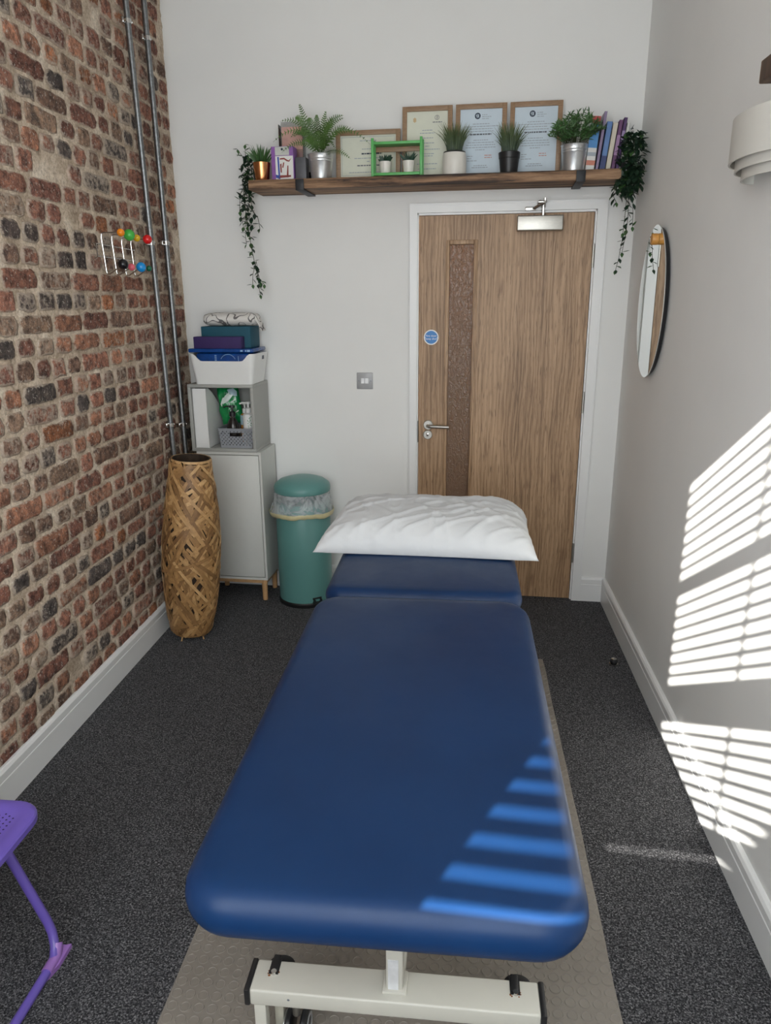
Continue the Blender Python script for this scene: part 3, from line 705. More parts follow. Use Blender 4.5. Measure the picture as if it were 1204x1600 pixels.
pobj = thing('pillow', 'plump white cotton pillow on the couch headrest', 'pillow', (1.364, -1.128, BZ-.003), -0.035)
po = pil.build('pillowcase', M['cotton'], pobj, ang=85)
bm = bmesh.new(); bm.from_mesh(po.data); bmesh.ops.remove_doubles(bm, verts=bm.verts, dist=.0008); bm.to_mesh(po.data); bm.free()

# ================================================================== LEFT CORNER
# ---- pedal bin
PB = (.643, -.098)
binr = thing('pedal_bin', 'sage green pedal bin with a clear liner, beside the pale cabinet', 'bin', (PB[0], PB[1], 0))
MB().lathe([(0, 0), (.148, 0), (.150, .006), (.150, .02), (.1455, .026), (0, .026)], 48).build('base_ring', M['black'], binr)
MB().lathe([(.1440, .024), (.1455, .03), (.1455, .565), (.143, .57), (.12, .57)], 56, caps=False).build('body', M['sage'], binr)
MB().lathe([(.1460, .622), (.1490, .625), (.1500, .632), (.1495, .646), (.144, .661), (.120, .680), (.08, .693), (.04, .699), (0, .700)], 56).build('lid', M['sage'], binr)
def linj(a, z):
    k = max(0, 1-abs((z-.525)/.06))
    return .006*noise.noise((math.cos(a)*3, math.sin(a)*3, z*16)) + .004*noise.noise((math.cos(a)*9, math.sin(a)*9, z*30)) + .020*max(0, math.cos(a-PI*1.08))**3*k
MB().lathe([(.142, .630), (.147, .61), (.149, .59), (.152, .575), (.155, .558), (.158, .54), (.160, .522), (.161, .508), (.1600, .496)], 72, caps=False, jit=linj).build('liner', M['film'], binr, ang=80)
MB().lathe([(.1625, .522), (.1650, .517), (.1650, .506), (.1630, .499), (.160, .496)], 72, caps=False, jit=linj).build('drawstring_band', M['yellow_tape'], binr, ang=80)
for o_ in binr.children:
    if o_.name.startswith(('liner', 'drawstring')):
        for v_ in o_.data.vertices:
            a_ = math.atan2(v_.co.y, v_.co.x); v_.co.z += max(0, (.60-v_.co.z)/.10)*(.010*noise.noise((math.cos(a_)*1.6, math.sin(a_)*1.6, 3))+.004*noise.noise((math.cos(a_)*6, math.sin(a_)*6, 8)))
m_ = MB(); Mx = Matrix.Rotation(0.62, 4, 'Z')
m_.rbox(-.026, .026, -.175, -.135, .026, .034, .003, 2, Mx).rbox(-.022, -.016, -.165, -.13, .02, .05, .002, 2, Mx).rbox(.016, .022, -.165, -.13, .02, .05, .002, 2, Mx).rbox(-.026, .026, -.15, -.142, .048, .056, .002, 2, Mx)
m_.build('pedal', M['black'], binr)

# ---- pale base cabinet with wooden legs
D0, D1 = .022, .270
cab = thing('base_cabinet', 'tall pale grey cabinet on beech legs under the open cube', 'cabinet', B(.118, .0, 0), TH)
CWD, z0, z1 = .347, .133, .840
MB().box(0, CWD, -D1+.018, -D0, z0, z0+.014).box(0, CWD, -D1, -D0, z1-.014, z1).box(0, .012, -D1, -D0, z0+.014, z1-.014).box(CWD-.012, CWD, -D1, -D0, z0+.014, z1-.014).box(0, CWD, -D0-.006, -D0, z0, z1).box(0, CWD, -D1, -D1+.018, z0, z0+.012).build('body', M['pale_board'], cab, flat=True)
MB().rbox(.0155, CWD-.0155, -D1+.002, -D1+.017, z0+.0160, z1-.0180, .0015).build('door', M['pale_board'], cab)
m_ = MB(); m_.rbox(.012, CWD-.012, -D1+.02, -D1+.044, .106, .1325, .002).rbox(.012, CWD-.012, -.07, -.046, .106, .1325, .002).rbox(.012, .036, -D1+.044, -.07, .106, .1325, .002).rbox(CWD-.036, CWD-.012, -D1+.044, -.07, .106, .1325, .002)
m_.build('base_frame', M['beech'], cab)
for x in (.030, CWD-.030):
    for y in (-D1+.034, -.058):
        lg = MB().lathe([(0, .006), (.0135, .006), (.0165, .1325), (0, .1325)], 20, (x, y, 0)).build('leg', M['beech'], cab)
        MB().cyl((x, y, 0), (x, y, .0065), .009, n=12).build('foot_pad', M['black'], lg)

# ---- open grey cube on top
cube = thing('cube_shelf', 'open mid-grey cube shelf stacked on the pale cabinet', 'shelf unit', B(.094, .0, .8412), TH)
QW, QH, QT = .348, .346, .016
m_ = MB(); m_.rbox(0, QW, -D1, -D0, 0, QT, .001).rbox(0, QW, -D1, -D0, QH-QT, QH, .001).rbox(0, QT, -D1, -D0, QT, QH-QT, .001).rbox(QW-QT, QW, -D1, -D0, QT, QH-QT, .001)
m_.build('carcass', M['grey_board'], cube); MB().box(QT, QW-QT, -D0-.006, -D0, QT, QH-QT).build('back_panel', M['grey_board'], cube, flat=True)
CT = .8412+QT
mf = thing('magazine_file', 'tall white magazine file standing inside the grey cube', 'magazine file', B(.114, 0, CT), TH)
m_ = MB(); a0, a1, hf, hb = -.262, -.045, .308, .17
P = [(a0, 0), (a1, 0), (a1, hb), (a0+.085, hf-.03), (a0+.03, hf), (a0, hf)]
t_ = .003
def side(x): return [(x, y, z) for y, z in P]
m_.add(side(0)+side(t_), [tuple(range(6)), tuple(reversed(range(6, 12)))]+[(i, 6+i, 6+(i+1) % 6, (i+1) % 6) for i in range(6)])
m_.add(side(.072)+side(.072+t_), [tuple(range(6)), tuple(reversed(range(6, 12)))]+[(i, 6+i, 6+(i+1) % 6, (i+1) % 6) for i in range(6)])
m_.box(0, .075, a0, a0+t_, 0, hf).box(0, .075, a1-t_, a1, 0, hb).box(0, .075, a0, a1, 0, t_).build('shell', M['plastic_white'], mf, flat=True)

# perforated basket with bottles
bk = thing('storage_basket', 'small grey perforated plastic basket inside the cube shelf', 'basket', B(.330, .0, CT+.0005), TH)
def basket_panel(m, P00, P10, P11, P01, nx, nz, slot=None, th=(0, .002, 0)):
    """woven-look panel of nx x nz cells with alternating slots"""
    P00, P10, P11, P01 = map(Vector, (P00, P10, P11, P01))
    def pt(u, v): return (P00*(1-u)+P10*u)*(1-v)+(P01*(1-u)+P11*u)*v
    def quad(u0, u1, v0, v1):
        a = [pt(u0, v0), pt(u1, v0), pt(u1, v1), pt(u0, v1)]; b = [p+Vector(th) for p in a]
        m.add(a+b, [(0,1,2,3),(7,6,5,4),(0,4,5,1),(1,5,6,2),(2,6,7,3),(3,7,4,0)])
    for j in range(nz):
        for i in range(nx):
            u0, u1, v0, v1 = i/nx, (i+1)/nx, j/nz, (j+1)/nz
            uc, vc = (u0+u1)/2, (v0+v1)/2
            if slot and slot[0] < uc < slot[1] and slot[2] < vc < slot[3]: continue
            if (i+j) % 2 == 0 and 0 < j < nz-1:
                du, dv = (u1-u0)*.24, (v1-v0)*.22
                quad(u0, u1, v0, v0+dv); quad(u0, u1, v1-dv, v1); quad(u0, u0+du, v0+dv, v1-dv); quad(u1-du, u1, v0+dv, v1-dv)
            else: quad(u0, u1, v0, v1)
bt, bb, fz = .095, .086, .100
yf0, yf1, yb0, yb1 = -.248, -.252, -.075, -.068
m_ = MB(); basket_panel(m_, (-bb, yf0, .002), (bb, yf0, .002), (bt, yf1, fz), (-bt, yf1, fz), 19, 10, (.30, .68, .58, .82), (0, .003, 0))
m_.build('front_panel', M['grey_plastic'], bk, flat=True)
m_ = MB(); basket_panel(m_, (bb, yf0, .002), (bb, yb0, .002), (bt, yb1, fz), (bt, yf1, fz), 17, 10, None, (-.003, 0, 0))
basket_panel(m_, (-bb, yf0, .002), (-bb, yb0, .002), (-bt, yb1, fz), (-bt, yf1, fz), 17, 10, None, (.003, 0, 0))
basket_panel(m_, (-bb, yb0, .002), (bb, yb0, .002), (bt, yb1, fz), (-bt, yb1, fz), 19, 10, None, (0, -.003, 0))
m_.box(-bb, bb, yf0, yb0, 0, .003).build('side_panels', M['grey_plastic'], bk, flat=True)
MB().tube([(-bt, yf1, fz), (bt, yf1, fz), (bt, yb1, fz), (-bt, yb1, fz)], .0028, 8, closed=True).build('rim', M['grey_plastic'], bk)

def pump_bottle(name, label, x, d, body_mat, cap_mat, r, hb, kind):
    t = thing(name, label, 'bottle', B(x, d, CT+.0045), TH)
    if kind == 'round': prof = [(0, 0), (r*.96, 0), (r, .006), (r, hb*.62), (r*.93, hb*.74), (r*.6, hb*.9), (r*.42, hb*.95), (r*.4, hb), (0, hb)]
    else: prof = [(0, 0), (r*.96, 0), (r, .005), (r, hb*.88), (r*.9, hb*.95), (r*.45, hb), (0, hb)]
    b_ = MB().lathe(prof, 28).build('bottle_body', body_mat, t)
    p_ = MB().lathe([(0, hb), (r*.5, hb), (r*.5, hb+.022), (r*.3, hb+.026), (r*.18, hb+.027), (r*.18, hb+.045), (r*.45, hb+.046), (r*.42, hb+.056), (0, hb+.058)], 20)
    p_.tube([(0, 0, hb+.05), (-r*.9, -.004, hb+.052), (-r*1.4, -.006, hb+.046)], .004, 8)
    p_.build('pump', cap_mat, t); return t, b_
t1, b1 = pump_bottle('pump_bottle', 'dark pump bottle standing in the grey basket', .292, .175, M['dark_bottle'], M['black'], .032, .155, 'round')
t1.location.y -= .030
MB().lathe([(.0135, .150), (.0150, .153), (.0150, .160), (.0135, .163)], 20, caps=False).build('collar', M['chrome'], t1)
t2, b2 = pump_bottle('pump_bottle', 'white pump bottle with green leaf label in the grey basket', .372, .180, M['plastic_white'], M['plastic_white'], .031, .172, 'straight')
m_ = MB()
for k in range(16):
    a_ = -PI/2+rnd.uniform(.1, 1.1); zz = rnd.uniform(.09, .155); r_ = .0316; s_ = rnd.uniform(.004, .007)
    C = Vector((r_*math.cos(a_), r_*math.sin(a_), zz)); tx = Vector((-math.sin(a_), math.cos(a_), 0)); q = rnd.uniform(0, PI)
    d1 = tx*math.cos(q)+Vector((0,0,1))*math.sin(q); d2 = -tx*math.sin(q)+Vector((0,0,1))*math.cos(q)
    m_.add([C-d1*s_, C-d2*s_*.4, C+d1*s_, C+d2*s_*.4], [(0,1,2,3)])
m_.build('leaf_print', plain('leaf_print_green', (0.12, 0.30, 0.14), 0.5, lin_in=True), b2, flat=True)
t3, b3 = pump_bottle('pump_bottle', 'amber bottle with pale cap between the dark and white bottles', .335, .120, M['amber'], M['plastic_white'], .027, .160, 'straight')
MB().lathe([(.0275, .10), (.0275, .152)], 24, caps=False).build('paper_label', M['pack_sky'], b3)

# green packet
gp = thing('wipes_packet', 'shiny green packet leaning against the white magazine file', 'packet', B(.238, .145, CT), TH)
m_ = MB(); nu, nv = 22, 26
def gp_pt(u, v, s_):
    e = max(0, 1-abs(u)**2.6)**.5*max(0, 1-abs(v)**3.0)**.5
    x = .058*u*(1-.10*v*v) + .006*noise.noise((u*2, v*2, 1)); zz = .098*v+.005*noise.noise((u*2, v*2, 4))
    y = s_*(.032*e+.006*noise.noise((u*3, v*3, 7+s_)))*1.0
    return Vector((x, y, zz))
for s_ in (-1, 1):
    V = [gp_pt(-1+2*i/nu, -1+2*j/nv, s_) for j in range(nv+1) for i in range(nu+1)]
    m_.add(V, [(j*(nu+1)+i, j*(nu+1)+i+1, (j+1)*(nu+1)+i+1, (j+1)*(nu+1)+i) for j in range(nv) for i in range(nu)])
gb = m_.build('pouch', M['green_pack'], gp, ang=80)
gb.location = (.016, .024, .2045); gb.rotation_euler = (math.radians(-4), math.radians(-7), math.radians(12))
def patch(mat, uvs, name):
    m = MB(); V = []
    for (u, v) in uvs:
        p = gp_pt(u, v, -1); V.append((p.x, p.y-.0022, p.z))
    c = sum((Vector(p) for p in V), Vector())/len(V); cu, cv = sum(u for u, v in uvs)/len(uvs), sum(v for u, v in uvs)/len(uvs)
    p = gp_pt(cu, cv, -1); V.append((p.x, p.y-.003, p.z)); n = len(uvs)
    m.add(V, [(i, (i+1) % n, n) for i in range(n)]); return m.build(name, mat, gb)
patch(M['pack_pale'], [(-.75, .15), (-.5, .42), (-.1, .62), (.2, .70), (.25, .55), (.5, .55), (.2, .3), (-.1, .2), (-.45, .15), (-.72, .0)], 'leaf_print')
patch(M['pack_sky'], [(-.1, .66), (.1, .88), (.6, .88), (.85, .7), (.85, .45), (.5, .5), (.2, .62)], 'sky_print')
m_ = MB()
for uv in ([(.05, -.5), (.02, .1), (.12, .1), (.15, -.5)], [(.02, .1), (.12, .1), (.75, .28), (.68, .34)], [(.05, -.5), (.15, -.48), (.8, -.30), (.8, -.36)]):
    V = [gp_pt(u, v, -1)+Vector((0, -.003, 0)) for u, v in uv]; m_.add(V, [(0,1,2,3)])
m_.build('label_outline', M['pack_pale'], gb, flat=True)

# ---- white storage box with notch, and its contents
TOPC = .8412+QH
wbx = thing('storage_box', 'white plastic storage box with a dipped front on the cube shelf', 'box', B(.286, .0, TOPC+.0006), TH)
def box_ring(hx0, y0, y1, z, r, n=5): return [(x, (y0+y1)/2+y, z) for x, y in rrect(hx0, (y1-y0)/2, r, n)]
def notch(p, z):
    x, y = p[0], p[1]
    if y < -.2 and abs(x) < .165:
        t = min(1, max(0, (abs(x)-.105)/.045)); t = t*t*(3-2*t); return z-.036*(1-t)
    return z
m_ = MB(); N5 = 5
# resample the outline densely so the notch reads
def dense(pts, k):
    out = []
    for i in range(len(pts)):
        a, b = Vector(pts[i]), Vector(pts[(i+1) % len(pts)])
        q = k if (b-a).length > .05 else 1
        out += [a.lerp(b, j/q) for j in range(q)]
    return out
r0 = dense(box_ring(.150, -.262, -.045, 0, .022), 24); r1 = dense(box_ring(.175, -.272, -.030, .148, .026), 24)
r0i = dense(box_ring(.146, -.258, -.049, .004, .02), 24); r1i = dense(box_ring(.171, -.268, -.034, .148, .024), 24)
r1 = [Vector((p.x, p.y, notch(p, .152))) for p in r1]; r1i = [Vector((p.x, p.y, notch(p, .152))) for p in r1i]
n = len(r0)
m_.add(r0+r1+r1i+r0i, [tuple(reversed(range(n)))]+[(k*n+i, k*n+(i+1) % n, (k+1)*n+(i+1) % n, (k+1)*n+i) for k in range(3) for i in range(n)]+[tuple(3*n+i for i in range(n))])
wo = m_.build('shell', M['plastic_white'], wbx)
MB().box(.1695, .1745, -.138, -.118, .118, .136).build('grip_hole', M['ink'], wo, flat=True)
bp = thing('blue_packet', 'shiny blue plastic packet filling the white storage box', 'packet', B(.286, .0, TOPC+.0055), TH)
m_ = MB(); m_.rbox(-.140, .140, -.252, -.055, 0, .15, .012, 3).rbox(-.176, .165, -.262, -.050, .1525, .172, .006, 3)
bpo = m_.build('wrapper', M['blue_pack'], bp)
m_ = MB(); m_.tube(arc((.03, -.2535, .102), .042, .15*PI, .85*PI, 14), .0014, 6)
for k in range(5): m_.box(-.040, -.030, -.2545, -.2525, .104+.008*k, .108+.008*k)
m_.box(.083, .085, -.2545, -.2525, .105, .135).box(.10, .112, -.2632, -.262, .158, .166).box(.125, .131, -.2632, -.262, .158, .166).box(.135, .150, -.2632, -.262, .157, .167).build('print', M['pack_print'], bpo, flat=True)
ZB = TOPC+.0055+.1722
MB_t = MB().rbox(-.130, .130, -.20, -.055, 0, .106, .003)
tb = thing('foam_block', 'teal foam block behind the purple block on the storage box', 'block', B(.292, .0, ZB), TH); MB_t.build('block', M['teal_foam'], tb)
pb = thing('foam_block', 'slim purple foam block in front of the teal block', 'block', B(.267, .0, ZB), TH); MB().rbox(-.126, .124, -.258, -.2015, 0, .058, .003).build('block', M['purple_foam'], pb)
tw = thing('rolled_towel', 'rolled white towel with grey squiggles on the teal block', 'towel', B(.298, .128, ZB+.1066), TH)
m_ = MB(); seg, nr = 28, 30; V = []; F = []
for i in range(seg+1):
    u = -1+2*i/seg; e = max(0.0, 1-abs(u)**7)**.5; e = .35+.65*e
    for k in range(nr):
        a_ = 2*PI*k/nr; w = 1+.05*noise.noise((u*3, math.cos(a_)*1.5, math.sin(a_)*1.5))
        y = .066*math.cos(a_)*e*w; zz = .0335+(.0335*math.sin(a_))*(e*w)
        zz = max(0, zz) if a_ < PI else max(0.0, zz)
        V.append((u*.144, y, zz))
for i in range(seg):
    for k in range(nr): F.append((i*nr+k, i*nr+(k+1) % nr, (i+1)*nr+(k+1) % nr, (i+1)*nr+k))
F += [tuple(reversed(range(nr))), tuple(seg*nr+k for k in range(nr))]
m_.add(V, F).build('roll', M['towel'], tw, ang=70)
m_ = MB(); V = []; F = []; k2 = 10
for i in range(k2+1):
    t = i/k2; x = .112+.058*t**.8; zz = .062-.085*t**1.5
    for j in range(6): V.append((x+.006*noise.noise((t*3, j*.7, 0)), -.045+.10*j/5*(1-.35*t), zz+.003*noise.noise((t*4, j, 3))))
for i in range(k2):
    for j in range(5): F.append((i*6+j, i*6+j+1, (i+1)*6+j+1, (i+1)*6+j))
fl = m_.add(V, F).build('loose_end', M['towel'], tw, ang=80); so = fl.modifiers.new('thick', 'SOLIDIFY'); so.thickness = .005

# ---- woven floor vase
VZ = .905
vase = thing('bamboo_vase', 'tall woven bamboo floor vase leaning by the brick wall', 'vase', (.166, -.600, .018))
vase.rotation_euler = (0, math.radians(4.6), 0)
VP = [(0, .085), (.03, .097), (.10, .110), (.22, .124), (.36, .132), (.50, .131), (.62, .122), (.74, .108), (.83, .095), (.885, .089)]
def vrad(z):
    z = min(max(z, 0), .885)
    for (a, ra), (b, rb_) in zip(VP, VP[1:]):
        if z <= b: t = (z-a)/(b-a); t = t*t*(3-2*t)*.5+t*.5; return ra+(rb_-ra)*t
    return VP[-1][1]
MB().lathe([(0, .004)]+[(vrad(z_)-.0065, z_) for z_ in [.004+.88*i/24 for i in range(25)]]+[(vrad(.884)-.0085, .884)]+[(vrad(z_)-.009, z_) for z_ in [.88-.85*i/12 for i in range(13)]], 36, caps=False).build('shade_core', M['vase_shade'], vase)  # dark core stands in for the shade inside the hollow weave
rv = random.Random(5)
def strip(a0, z0, slope, length, w, lay):
    n = max(8, int(length/.022)); V = []; a, z_ = a0, z0; ds = length/n
    ca, sa = math.cos(slope), math.sin(slope)
    for i in range(n+1):
        r = vrad(z_)+lay+.0010*math.sin(i*1.1+a0*5)
        # strip width perpendicular to the run, on the surface
        for s_ in (-.5, .5):
            aa = a - sa*s_*w/r; zz = z_+ca*s_*w
            zz2 = min(max(zz, .002), .884); r2 = vrad(zz2)+lay+.0010*math.sin(i*1.1+a0*5)
            V.append((r2*math.cos(aa), r2*math.sin(aa), zz2))
        a += ca*ds/r; z_ += sa*ds
        if z_ > .88 or z_ < .004: sa = -sa; z_ += 2*sa*ds
    k = len(V)//2; m = MB()
    V2 = []
    for p in V:
        l = math.hypot(p[0], p[1]); V2.append((p[0]*(l-.0022)/l, p[1]*(l-.0022)/l, p[2]))
    F = [(2*i, 2*i+1, 2*i+3, 2*i+2) for i in range(k-1)]
    n2 = len(V); F += [(n2+2*i, n2+2*i+2, n2+2*i+3, n2+2*i+1) for i in range(k-1)]
    F += [(2*i, 2*i+2, n2+2*i+2, n2+2*i) for i in range(k-1)]+[(2*i+1, n2+2*i+1, n2+2*i+3, 2*i+3) for i in range(k-1)]
    return m.add(V+V2, F).build('bamboo_strip', M['bamboo'], vase, ang=50)
for k in range(185):
    sl = rv.choice([.95, 1.05, -.95, -1.05, .85, -.85, 1.1, -1.1, .45, -1.25])+rv.uniform(-.16, .16)
    strip(rv.uniform(-PI*1.25, PI*.25), rv.uniform(.01, .86), sl, rv.uniform(.30, .70), rv.uniform(.012, .019), rv.uniform(-.004, .009))
for z_ in (.884, .868, .858): strip(rv.uniform(0, 6), z_-.006, 0.0, 2*PI*.092, .011, .002)
strip(0, .012, 0.0, 2*PI*.09, .012, .002)
m_ = MB()
for a_ in (-1.75, -.55, .8, 2.2): m_.tube([(.084*math.cos(a_), .084*math.sin(a_), .03), (.088*math.cos(a_), .088*math.sin(a_), .0), (.094*math.cos(a_), .094*math.sin(a_), -.014)], .0035, 6)
m_.build('wire_feet', M['bamboo'], vase)

# ---- steel conduits
def conduit(y0, y1, clips, label):
    t = thing('steel_conduit', label, 'pipe', (.030, y0, 0), 0, 'conduits on the brick wall')
    k = (y1-y0)/CEIL
    MB().cyl((0, 0, .0), (0, y1-y0, CEIL), .0125, n=16).build('pipe', M['galv'], t)
    for z_ in clips:
        c = MB(); yy = k*z_; c.lathe([(.0128, -.009), (.0155, -.009), (.0155, .009), (.0128, .009)], 20, (0, yy, z_), caps=False)
        c.rbox(-.026, -.006, yy-.03, yy+.03, z_-.011, z_+.011, .003).cyl((-.006, yy-.022, z_), (.004, yy-.022, z_), .006, n=8).cyl((-.006, yy+.022, z_), (.004, yy+.022, z_), .006, n=8)
        c.cyl((.004, yy+.012, z_), (.014, yy+.016, z_), .006, n=8)
        c.build('saddle_clip', M['chrome'], t)
conduit(-.262, -.385, (2.741, 1.856, 1.001), 'galvanised conduit nearer the hook rack, reaching down behind the vase')
conduit(-.118, -.178, (2.737, 1.868, .975), 'galvanised conduit close to the corner of the white wall')

# ---- hook rack
hk = thing('hook_rack', 'wire wall hook rack with eight coloured balls on the bricks', 'hook rack', (0, 0, 0))
tops = [(-.83, .114, 1.860, .0150, (0.80, 0.24, 0.01), 'orange'), (-.74, .108, 1.858, .0225, (0.06, 0.42, 0.06), 'green'), (-.65, .100, 1.853, .0145, (0.72, 0.45, 0.02), 'yellow'), (-.56, .108, 1.854, .0195, (0.66, 0.015, 0.015), 'red')]
bots = [(-.815, .104, 1.741, .0205, (0.006, 0.006, 0.008), 'black'), (-.725, .098, 1.734, .0145, (0.72, 0.13, 0.17), 'pink'), (-.635, .100, 1.737, .0205, (0.01, 0.27, 0.68), 'blue'), (-.548, .098, 1.735, .0125, (0.005, 0.12, 0.06), 'dark green')]
for (y, x, z_, r, c, nm), (y2, x2, z2, r2, c2, nm2) in zip(tops, bots):
    m_ = MB(); m_.tube([(x, y, z_), (.040, y, z_+.002), (.033, y, z_-.004), (.031, y, z_-.02), (.031, y2, 1.715), (.034, y2, 1.704), (.044, y2, 1.704), (x2, y2, z2)], .0026, 8); m_.build('wire_hook', M['chrome'], hk)
    tag(MB().sphere((x, y, z_), r, 24).build('ball', ball_mat(nm+'_ball_paint', c), hk), nm+' ball')
    tag(MB().sphere((x2, y2, z2), r2, 24).build('ball', ball_mat(nm2+'_ball_paint', c2), hk), nm2+' ball')
m_ = MB(); m_.tube([(.027, -.872, 1.818), (.027, -.52, 1.812)], .0022, 6); m_.tube([(.027, -.868, 1.770), (.027, -.52, 1.768)], .0022, 6)
for y in (-.872, -.525): m_.tube([(.012, y, 1.822), (.027, y, 1.818), (.027, y+.004, 1.768), (.012, y+.004, 1.764)], .0024, 6)
m_.build('cross_wire', M['chrome'], hk)

# ---- purple folding chair
ch = thing('folding_chair', 'purple metal folding chair at the left edge, facing the couch', 'chair', (0, 0, 0))
CX0, CX1, CYa, CYb = .115, .505, -2.80, -2.405
cxm, cym = (CX0+CX1)/2, (CYa+CYb)/2
m_ = MB(); rings = [(0.0, .424), (0, .437), (.004, .442), (.012, .444), (.034, .4435), (.040, .440)]
vs_ = []; 
for ins, zz in rings:
    for x, y in rrect((CX1-CX0)/2-ins, (CYb-CYa)/2-ins, .065-ins*.6, 7): vs_.append((cxm+x, cym+y, zz))
n = len(vs_)//len(rings)
m_.add(vs_, [tuple(reversed(range(n)))]+[(k*n+i, k*n+(i+1) % n, (k+1)*n+(i+1) % n, (k+1)*n+i) for k in range(len(rings)-1) for i in range(n)]+[tuple((len(rings)-1)*n+i for i in range(n))])
seat = m_.build('seat', M['purple_chair'], ch)
m_ = MB()
for i in range(24):
    for j in range(24):
        x = CX0+.050+(CX1-CX0-.10)*i/23; y = CYa+.050+(CYb-CYa-.10)*(j+.5*(i % 2))/23.5
        m_.lathe([(0, .4404), (.0026, .4404)], 6, (x, y, 0), caps=False)
tag(m_.build('perforations', plain('shadowed_hole', (0.03, 0.02, 0.07), 0.9, lin_in=True), seat, flat=True), kind='stuff')
RT = .0115
def leg_frame(xtop, ztop, xbot, ys, name):
    (ya_, yb_) = ys; pts = []
    def at(z_): return xbot+(xtop-xbot)*(z_-RT)/(ztop-RT)
    pts.append((xtop, yb_, ztop)); pts.append((at(.30), yb_, .30)); pts.append((at(.09), yb_, .09))
    for t in (.25, .5, .75, 1.0): pts.append((at(.09)+(xbot-at(.09))*math.sin(t*PI/2), yb_-.055*(1-math.cos(t*PI/2)), .09-(.09-RT)*math.sin(t*PI/2)))
    o = [(x, ya_+yb_-y, z_) for x, y, z_ in reversed(pts)]
    return MB().tube(pts+o, RT, 14).build(name, M['purple_chair'], ch)
leg_frame(.175, .86, .490, (-2.785, -2.418), 'front_leg_frame')
leg_frame(.40, .415, .075, (-2.76, -2.445), 'rear_leg_frame')
MB().tube([(.178, -2.785, .85), (.17, -2.60, .855), (.178, -2.418, .85)], RT, 12).build('back_rail', M['purple_chair'], ch)
m_ = MB(); V = []; F = []
for i in range(13):
    t = -1+2*i/12; xx = .195-.03*(1-t*t)
    for zz in (.70, .71, .80, .815): V.append((xx+(.80-zz)*.35*.9+(0 if .70 < zz < .815 else -.004), -2.6015+t*.178, zz))
for i in range(12):
    for k in range(3): F.append((i*4+k, i*4+k+1, (i+1)*4+k+1, (i+1)*4+k))
bk_ = m_.add(V, F).build('backrest', M['purple_chair'], ch); so = bk_.modifiers.new('thick', 'SOLIDIFY'); so.thickness = .008
MB().cyl((.345, -2.795, .415), (.345, -2.41, .415), .008, n=10).build('pivot_bar', M['purple_chair'], ch)
for s_ in (1, -1):
    yy = -2.418 if s_ > 0 else -2.785
    m_ = MB(); m_.add([(.500, yy+s_*.004, .0), (.508, yy+s_*.012, .0), (.508, yy-s_*.05, .0), (.494, yy-s_*.10, .0), (.482, yy-s_*.10, 0), (.490, yy+s_*.004, .0),
                       (.500, yy+s_*.004, .016), (.508, yy+s_*.012, .012), (.508, yy-s_*.05, .012), (.494, yy-s_*.10, .012), (.482, yy-s_*.10, .012), (.490, yy+s_*.004, .016)],
                      [(5,4,3,2,1,0), (6,7,8,9,10,11)]+[(i, (i+1) % 6, 6+(i+1) % 6, 6+i) for i in range(6)])
    m_.tube([(.4845, yy-s_*.010, .036), (.490, yy-s_*.03, RT+.002), (.490, yy-s_*.075, RT+.001)], RT+.0022, 12)
    m_.build('foot_pad', M['purple_foot'], ch)

# ================================================================== RIGHT WALL
mr = thing('oval_mirror', 'frameless oval mirror hung on a wooden peg on the right wall', 'mirror', (W, -.555, 1.575))
m_ = MB(); na = 64
def oval(x, k): return [(x, .208*k*math.cos(2*PI*i/na), .3045*k*math.sin(2*PI*i/na)) for i in range(na)]
m_.add(oval(-.006, .96)+oval(-.0215, .985), [tuple(range(na)), tuple(reversed(range(na, 2*na)))]+[(i, na+i, na+(i+1) % na, (i+1) % na) for i in range(na)])
m_.build('backing', M['black'], mr)
m_ = MB(); m_.add(oval(-.022, 1)+oval(-.026, 1), [tuple(range(na)), tuple(reversed(range(na, 2*na)))]+[(i, na+i, na+(i+1) % na, (i+1) % na) for i in range(na)])
m_.build('mirror_glass', M['mirror'], mr, ang=30)
m_ = MB(); m_.lathe([(0, 0), (.021, 0), (.022, .003), (.022, .022), (.020, .025), (0, .025)], 28, M=Matrix.Translation((-.0265, -.035, .247)) @ Matrix.Rotation(-PI/2, 4, 'Y'))
m_.build('wooden_peg', M['peg_wood'], mr)
# tiered wall light
wlmp = thing('wall_lamp', 'white three-tier curved plaster wall light on the right wall', 'lamp', (W, -1.625, 1.885))
def tier(a, b, z0, z1, name, par):
    m = MB(); V = []; F = []; n = 36; t_ = .005
    for i in range(n+1):
        q = -PI/2+PI*i/n; c_, s_ = math.cos(q), math.sin(q)
        for (aa, bb, zz) in ((a, b, z0), (a*1.0, b*1.0, z1), (a-t_, b-t_, z1), (a-t_, b-t_, z0)): V.append((-bb*c_, aa*s_, zz))
    for i in range(n):
        for k in range(4): F.append((i*4+k, i*4+(k+1) % 4, (i+1)*4+(k+1) % 4, (i+1)*4+k))
    return m.add(V, F).build(name, M['lamp_plaster'], par)
tier(.185, .098, .058, .168, 'outer_tier', wlmp); tier(.160, .082, .036, .150, 'middle_tier', wlmp); tier(.132, .065, .014, .130, 'inner_tier', wlmp)
MB().rbox(-.012, .0, -.06, .06, .05, .14, .003).rbox(-.07, -.01, -.012, .012, .085, .105, .003).build('back_plate', M['lamp_plaster'], wlmp)
MB().sphere((-.045, 0, .115), .022, 16).build('bulb', M['plastic_white'], wlmp)
